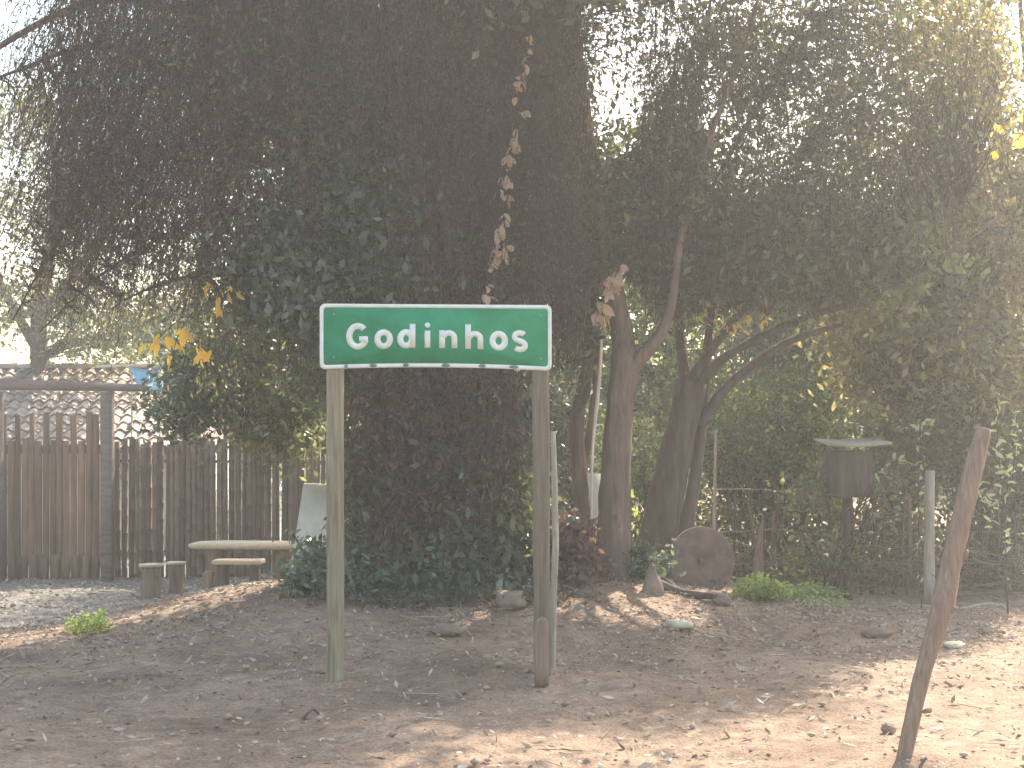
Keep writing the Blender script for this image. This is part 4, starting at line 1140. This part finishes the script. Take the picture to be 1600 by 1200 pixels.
spray('withered_vine', 'long hanging strand of withered brown leaves above the sign', 'vine',
      [[(828, 40, 12.0), (824, 90, 12.0), (814, 130, 12.0), (812, 190, 12.0)], [(812, 190, 12.0), (800, 230, 12.0), (790, 262, 12.0), (784, 300, 12.0)],
       [(790, 262, 12.0), (794, 300, 12.0), (782, 350, 12.0), (770, 400, 12.0)], [(782, 340, 12.0), (776, 375, 12.0), (764, 420, 12.0), (762, 470, 12.0)], [(786, 330, 12.0), (790, 380, 12.0), (782, 405, 12.0)]],
      'leaf_rust', .085, .052, 22, 1.0, sr=.009, jitter=.012)
spray('withered_vine', 'bunch of withered orange-brown leaves right above the sign corner', 'vine',
      [[(975, 400, 12.3), (962, 430, 12.3), (950, 460, 12.3), (930, 500, 12.3)], [(960, 420, 12.3), (945, 460, 12.3), (945, 510, 12.3)]], 'leaf_rust', .12, .07, 22, 1.1, jitter=.02)
spray('withered_vine', 'thin strand of withered leaves below the sign near the right post', 'vine',
      [[(782, 590, 12.1), (776, 640, 12.1), (770, 665, 12.1)], [(800, 730, 12.0), (794, 760, 12.0), (788, 775, 12.0)]], 'leaf_rust', .08, .035, 7, 1.0, jitter=.01)
spray('yellow_leaved_branch', 'drooping branch of glowing yellow leaves left of the sign', 'branch',
      [[(300, 490, 12.0), (280, 520, 12.0), (268, 560, 12.0)], [(295, 535, 12.0), (312, 545, 12.0), (324, 560, 12.0)], [(285, 495, 12.0), (256, 520, 12.0), (240, 540, 12.0)]], 'leaf_yellow', .13, .05, 9, 1.2, jitter=.03)
spray('yellow_leaved_branch', 'small cluster of amber leaves above the larger yellow cluster', 'branch',
      [[(350, 440, 12.1), (345, 470, 12.1), (340, 485, 12.1)], [(362, 445, 12.1), (362, 465, 12.1)], [(330, 438, 12.1), (326, 450, 12.1)]], 'leaf_yellow', .10, .04, 4, 1.2, jitter=.02)
spray('yellow_leaved_branch', 'yellow-green backlit leaves hanging among the leaning tree limbs', 'branch',
      [[(1120, 480, 13.0), (1135, 500, 13.0), (1130, 520, 13.0)], [(1150, 478, 13.0), (1165, 505, 13.0)], [(1180, 470, 13.0), (1195, 500, 13.0)], [(1100, 470, 13.0), (1110, 500, 13.0)]], 'leaf_yellow', .09, .03, 7, 1.3, jitter=.05)
spray('yellow_leaved_branch', 'pale yellow leaves in the upper right corner tree', 'branch',
      [[(1590, 170, 13.4), (1560, 200, 13.4), (1530, 215, 13.4)], [(1600, 180, 13.4), (1596, 230, 13.4)]], 'leaf_yellow', .11, .06, 6, .8, jitter=.08)
spray('sapling', 'silvery pale leaved sapling behind the top of the thick leaning stake', 'sapling',
      [[(1575, 960, 12.6), (1568, 800, 12.6), (1560, 700, 12.6), (1556, 620, 12.6)], [(1570, 820, 12.6), (1585, 720, 12.6), (1588, 650, 12.6)], [(1572, 860, 12.6), (1545, 780, 12.6), (1520, 760, 12.6)]], 'leaf_pale', .085, .028, 34, -.1, sr=.009, jitter=.04)
spray('sapling', 'small pale leaved sapling in front of the olive shrub', 'sapling',
      [[(1440, 950, 13.4), (1436, 850, 13.4), (1432, 740, 13.4), (1400, 722, 13.4), (1366, 738, 13.4)], [(1434, 760, 13.4), (1440, 700, 13.4), (1444, 655, 13.4)]], 'leaf_pale', .075, .032, 24, -.1, sr=.008, jitter=.035)
spray('leafy_shoot', 'bright green shoots lit between the forked and leaning trunks', 'shoot',
      [[(1000, 900, 13.9), (998, 830, 13.9), (992, 790, 13.9), (990, 760, 13.9)], [(1003, 900, 13.9), (1008, 850, 13.9)]], 'leaf_herb', .09, .04, 12, -.2, jitter=.04)

def herb(label, px, py, wpx, hpx, n, mat='leaf_herb', L=.06, W=.03, name='leafy_herb'):
    d = gd(py, px); b = P(px, py, d); z = float(gz(b[0], d))
    o = empty(name, label, 'plant', (b[0], d, z)); rw = wpx / 2 / F * d; h = hpx / F * d
    tm, lm = MB(), MB(); k = max(6, n // 12)
    A = np.stack([rng.uniform(-rw, rw, k) * .9, rng.uniform(-.22, .22, k), np.zeros(k)], 1)
    E = A + np.stack([rng.normal(size=k) * .05, rng.normal(size=k) * .05, h * rng.uniform(.5, 1.0, k) * (1 - .5 * (np.abs(A[:, 0]) / rw) ** 2)], 1)
    t = np.linspace(0, 1, 4)[None, :, None]; N = A[:, None] * (1 - t) + E[:, None] * t; N[:, 1:3] += rng.normal(size=(k, 2, 3)) * .01
    strips_mb(tm, N, .003)
    i = rng.integers(0, k, n); f = rng.uniform(.25, 1.05, n)[:, None]
    C = A[i] * (1 - f) + E[i] * f + rng.normal(size=(n, 3)) * np.array([.03, .03, .012])
    D = rand_unit(n); D[:, 2] = abs(D[:, 2]) * .4; D /= np.linalg.norm(D, axis=1)[:, None]
    leaves_mb(lm, C, D, L * rng.uniform(.6, 1.3, n), W * rng.uniform(.7, 1.3, n))
    tm.build('stems', M['leaf_green'], o)['kind'] = 'stuff'; lm.build('foliage', M[mat], o)
herb('bright green herb patch right beside the rusty disc', 1190, 938, 95, 40, 900)
herb('bright green low herb patch left of the thin post', 1265, 940, 90, 30, 650)
herb('pale yellowish weed in front of the green herb patch', 1283, 952, 70, 30, 260, 'leaf_pale', .05, .012)
herb('small green weed on the bank at the left near the yard', 138, 990, 55, 32, 380, 'leaf_herb', .05, .02)
herb('dark weed growing at foot of the table by left sign post', 478, 930, 50, 60, 380, 'leaf_dark', .08, .035)

# dry purplish bush right of the right post, and low plants under the creeper
shrub('dry_bush', 'dried purplish bush between the right sign post and forked tree', 885, 930, 12.5, [(890, 850, 12.5, 42, 45, .3, 1700), (885, 910, 12.4, 50, 35, .3, 1500)], M['leaf_purple'], .07, .035, 9, .09, None, 26, 'bush', .5, .2)
shrub('creeper_bush', 'dark leafy bush at the left foot of the creeper covered trunk', 500, 945, 12.3, [(505, 900, 12.3, 42, 42, .35, 2600), (520, 930, 12.1, 55, 26, .3, 2000)], M['leaf_dark'], .075, .034, 8, .1, None, 26, 'bush', .5, .25)
shrub('creeper_bush', 'sparse dark growth at the foot of the forked and leaning trunks', 985, 920, 13.0, [(990, 890, 13.0, 60, 30, .3, 1800)], M['leaf_dark'], .07, .03, 8, .09, None, 26, 'bush', .35, .2)
# dry brush heap along the stick fence
m = MB(); n_ = 260
A = np.stack([rng.uniform(1120, 1600, n_), rng.uniform(850, 940, n_)], 1); dd = rng.uniform(14.3, 14.9, n_)
S = np.stack([(A[:, 0] - 800) / F * dd, dd, EYE - (A[:, 1] - 700) / F * dd], 1)
Dr = rng.normal(size=(n_, 3)) * np.array([1, .3, .35]); Dr /= np.linalg.norm(Dr, axis=1)[:, None]; ln = rng.uniform(.2, .8, n_)[:, None]
t = np.linspace(0, 1, 4)
N = S[:, None] + t[None, :, None] * (Dr * ln)[:, None] + np.array([0, 0, -.1]) * (t ** 2)[None, :, None]
N[..., 2] = np.maximum(N[..., 2], .06)
strips_mb(m, N, np.linspace(.007, .003, 4)); o = m.build('brushwood', M['stake']); tag(o, 'tangle of dry twigs heaped along the stick fence', 'brushwood', None, 'stuff')

# ------------------------------------------------------------------ litter and clods (uncountable)
def scatter(n, wfun, x0, x1, y0, y1):
    X = rng.uniform(x0, x1, n * 4); Y = rng.uniform(y0, y1, n * 4); k = rng.random(n * 4) < wfun(X, Y); X, Y = X[k][:n], Y[k][:n]
    return X, Y
def wl(X, Y):
    band = np.exp(-((Y - 11.9) / 1.5) ** 2) * .9 + .13
    return np.clip(band * (.35 + .65 * (np.sin(X * 2.3 + Y) * np.sin(Y * 3.1 - X) > -.2)), 0, 1)
def gnear(X, Y):
    Z = gz(X, Y); return Z + .012
X, Y = scatter(20000, wl, -6, 6, 6.2, 15.5); n_ = len(X)
C = np.stack([X, Y, gnear(X, Y) + rng.uniform(-.005, .018, n_)], 1)
D = rand_unit(n_); D[:, 2] *= .3; D /= np.linalg.norm(D, axis=1)[:, None]
Sx = np.cross(D, np.array([0, 0, 1.]) + rng.normal(size=(n_, 3)) * .45)
m = MB(); leaves_mb(m, C, D, .038 * rng.uniform(.4, 1.5, n_), .018 * rng.uniform(.4, 1.5, n_), np.cross(Sx, D))
o = m.build('leaf_litter', M['litter']); tag(o, 'dry fallen leaves scattered over the dirt bank', 'leaf litter', None, 'stuff')
X, Y = scatter(9000, lambda X, Y: 0 * X + .8, -9, -1.5, 12.3, 20.5); n_ = len(X)
C = np.stack([X, Y, gz(X, Y) + .012 + rng.uniform(0, .012, n_)], 1)
D = rand_unit(n_); D[:, 2] *= .2; D /= np.linalg.norm(D, axis=1)[:, None]
m = MB(); leaves_mb(m, C, D, .06 * rng.uniform(.4, 1.5, n_), .03 * rng.uniform(.4, 1.5, n_), np.cross(np.cross(D, np.array([0, 0, 1.]) + rng.normal(size=(n_, 3)) * .4), D))
o = m.build('leaf_litter', M['litter']); tag(o, 'fallen leaves over the flat gravel yard before the gate', 'leaf litter', None, 'stuff')
X, Y = scatter(1300, lambda X, Y: 0 * X + .8, -5.5, 5.5, 6.2, 12); n_ = len(X)
C = np.stack([X, Y, gnear(X, Y) + rng.uniform(.0, .015, n_)], 1)
D = rand_unit(n_); D[:, 2] *= .35; D /= np.linalg.norm(D, axis=1)[:, None]
m = MB(); leaves_mb(m, C, D, .075 * rng.uniform(.5, 1.4, n_), .022 * rng.uniform(.5, 1.5, n_), np.cross(np.cross(D, np.array([0, 0, 1.]) + rng.normal(size=(n_, 3)) * .5), D))
o = m.build('leaf_litter', M['litter']); tag(o, 'long pale dry leaves strewn thinly over the foreground dirt', 'leaf litter', None, 'stuff')
def w2(X, Y): return .25 + .6 * np.exp(-((Y - 11.5) / 1.8) ** 2) + .2 * (np.sin(X * 3 + 1) * np.sin(Y * 2.2) > .3)
X, Y = scatter(3600, w2, -5.5, 5.5, 6.2, 15); n_ = len(X)
ico = np.array([[0, 0, 1], [.9, 0, .1], [.3, .85, 0], [-.75, .5, .1], [-.7, -.55, 0], [.3, -.9, .1], [0, 0, -.8]])
it = np.array([(0, i, i % 5 + 1) for i in range(1, 6)] + [(6, i % 5 + 1, i) for i in range(1, 6)])
s = (rng.random(n_) ** 5 * .026 + .004)
V = ico[None] * s[:, None, None] * (1 + rng.uniform(-.3, .3, (n_, 7, 3))) * np.array([1.2, 1.0, .8]) + np.stack([X, Y, gnear(X, Y) + s * .1], 1)[:, None]
m = MB(); m.add(V.reshape(-1, 3), (), (it[None] + (np.arange(n_) * 7)[:, None, None]).reshape(-1, 3))
o = m.build('clods', M['pebble']); tag(o, 'small clods and pebbles strewn on the dirt', 'pebbles', None, 'stuff')
# twigs on the ground
X, Y = scatter(900, wl, -5.5, 5.5, 6.2, 15); n_ = len(X); a = rng.uniform(0, 6.28, n_); L_ = rng.uniform(.05, .25, n_)
t = np.linspace(-.5, .5, 4)
N = np.stack([X[:, None] + t * (np.cos(a) * L_)[:, None], Y[:, None] + t * (np.sin(a) * L_)[:, None], np.zeros((n_, 4))], -1); N[..., 2] = gnear(N[..., 0], N[..., 1]) + .012
m = MB(); strips_mb(m, N, .003); o = m.build('ground_twigs', M['litter']); tag(o, 'broken twigs lying among the leaf litter', 'twigs', None, 'stuff')

# ------------------------------------------------------------------ air: scattering volume added to imitate windscreen veiling glare
m = MB(); box_mb(m, -45, 45, -8, 66, -1.6, 12.5)
hz, nt, out = new_mat('glare_veil_air')
vol = nt.nodes.new('ShaderNodeVolumePrincipled'); vol.inputs['Color'].default_value = (.94, .95, .93, 1); vol.inputs['Density'].default_value = GLARE_DENSITY
vol.inputs['Anisotropy'].default_value = .45
nt.links.new(vol.outputs[0], out.inputs['Volume'])
o = m.build('glare_veil', hz); tag(o, 'thin veil added through the air, standing in for windscreen glare', 'glare_veil', None, 'stuff')
print('TRIS', sum(len(o.data.loop_triangles) if o.data.loop_triangles else len(o.data.polygons) * 2 for o in sc.objects if o.type == 'MESH'))
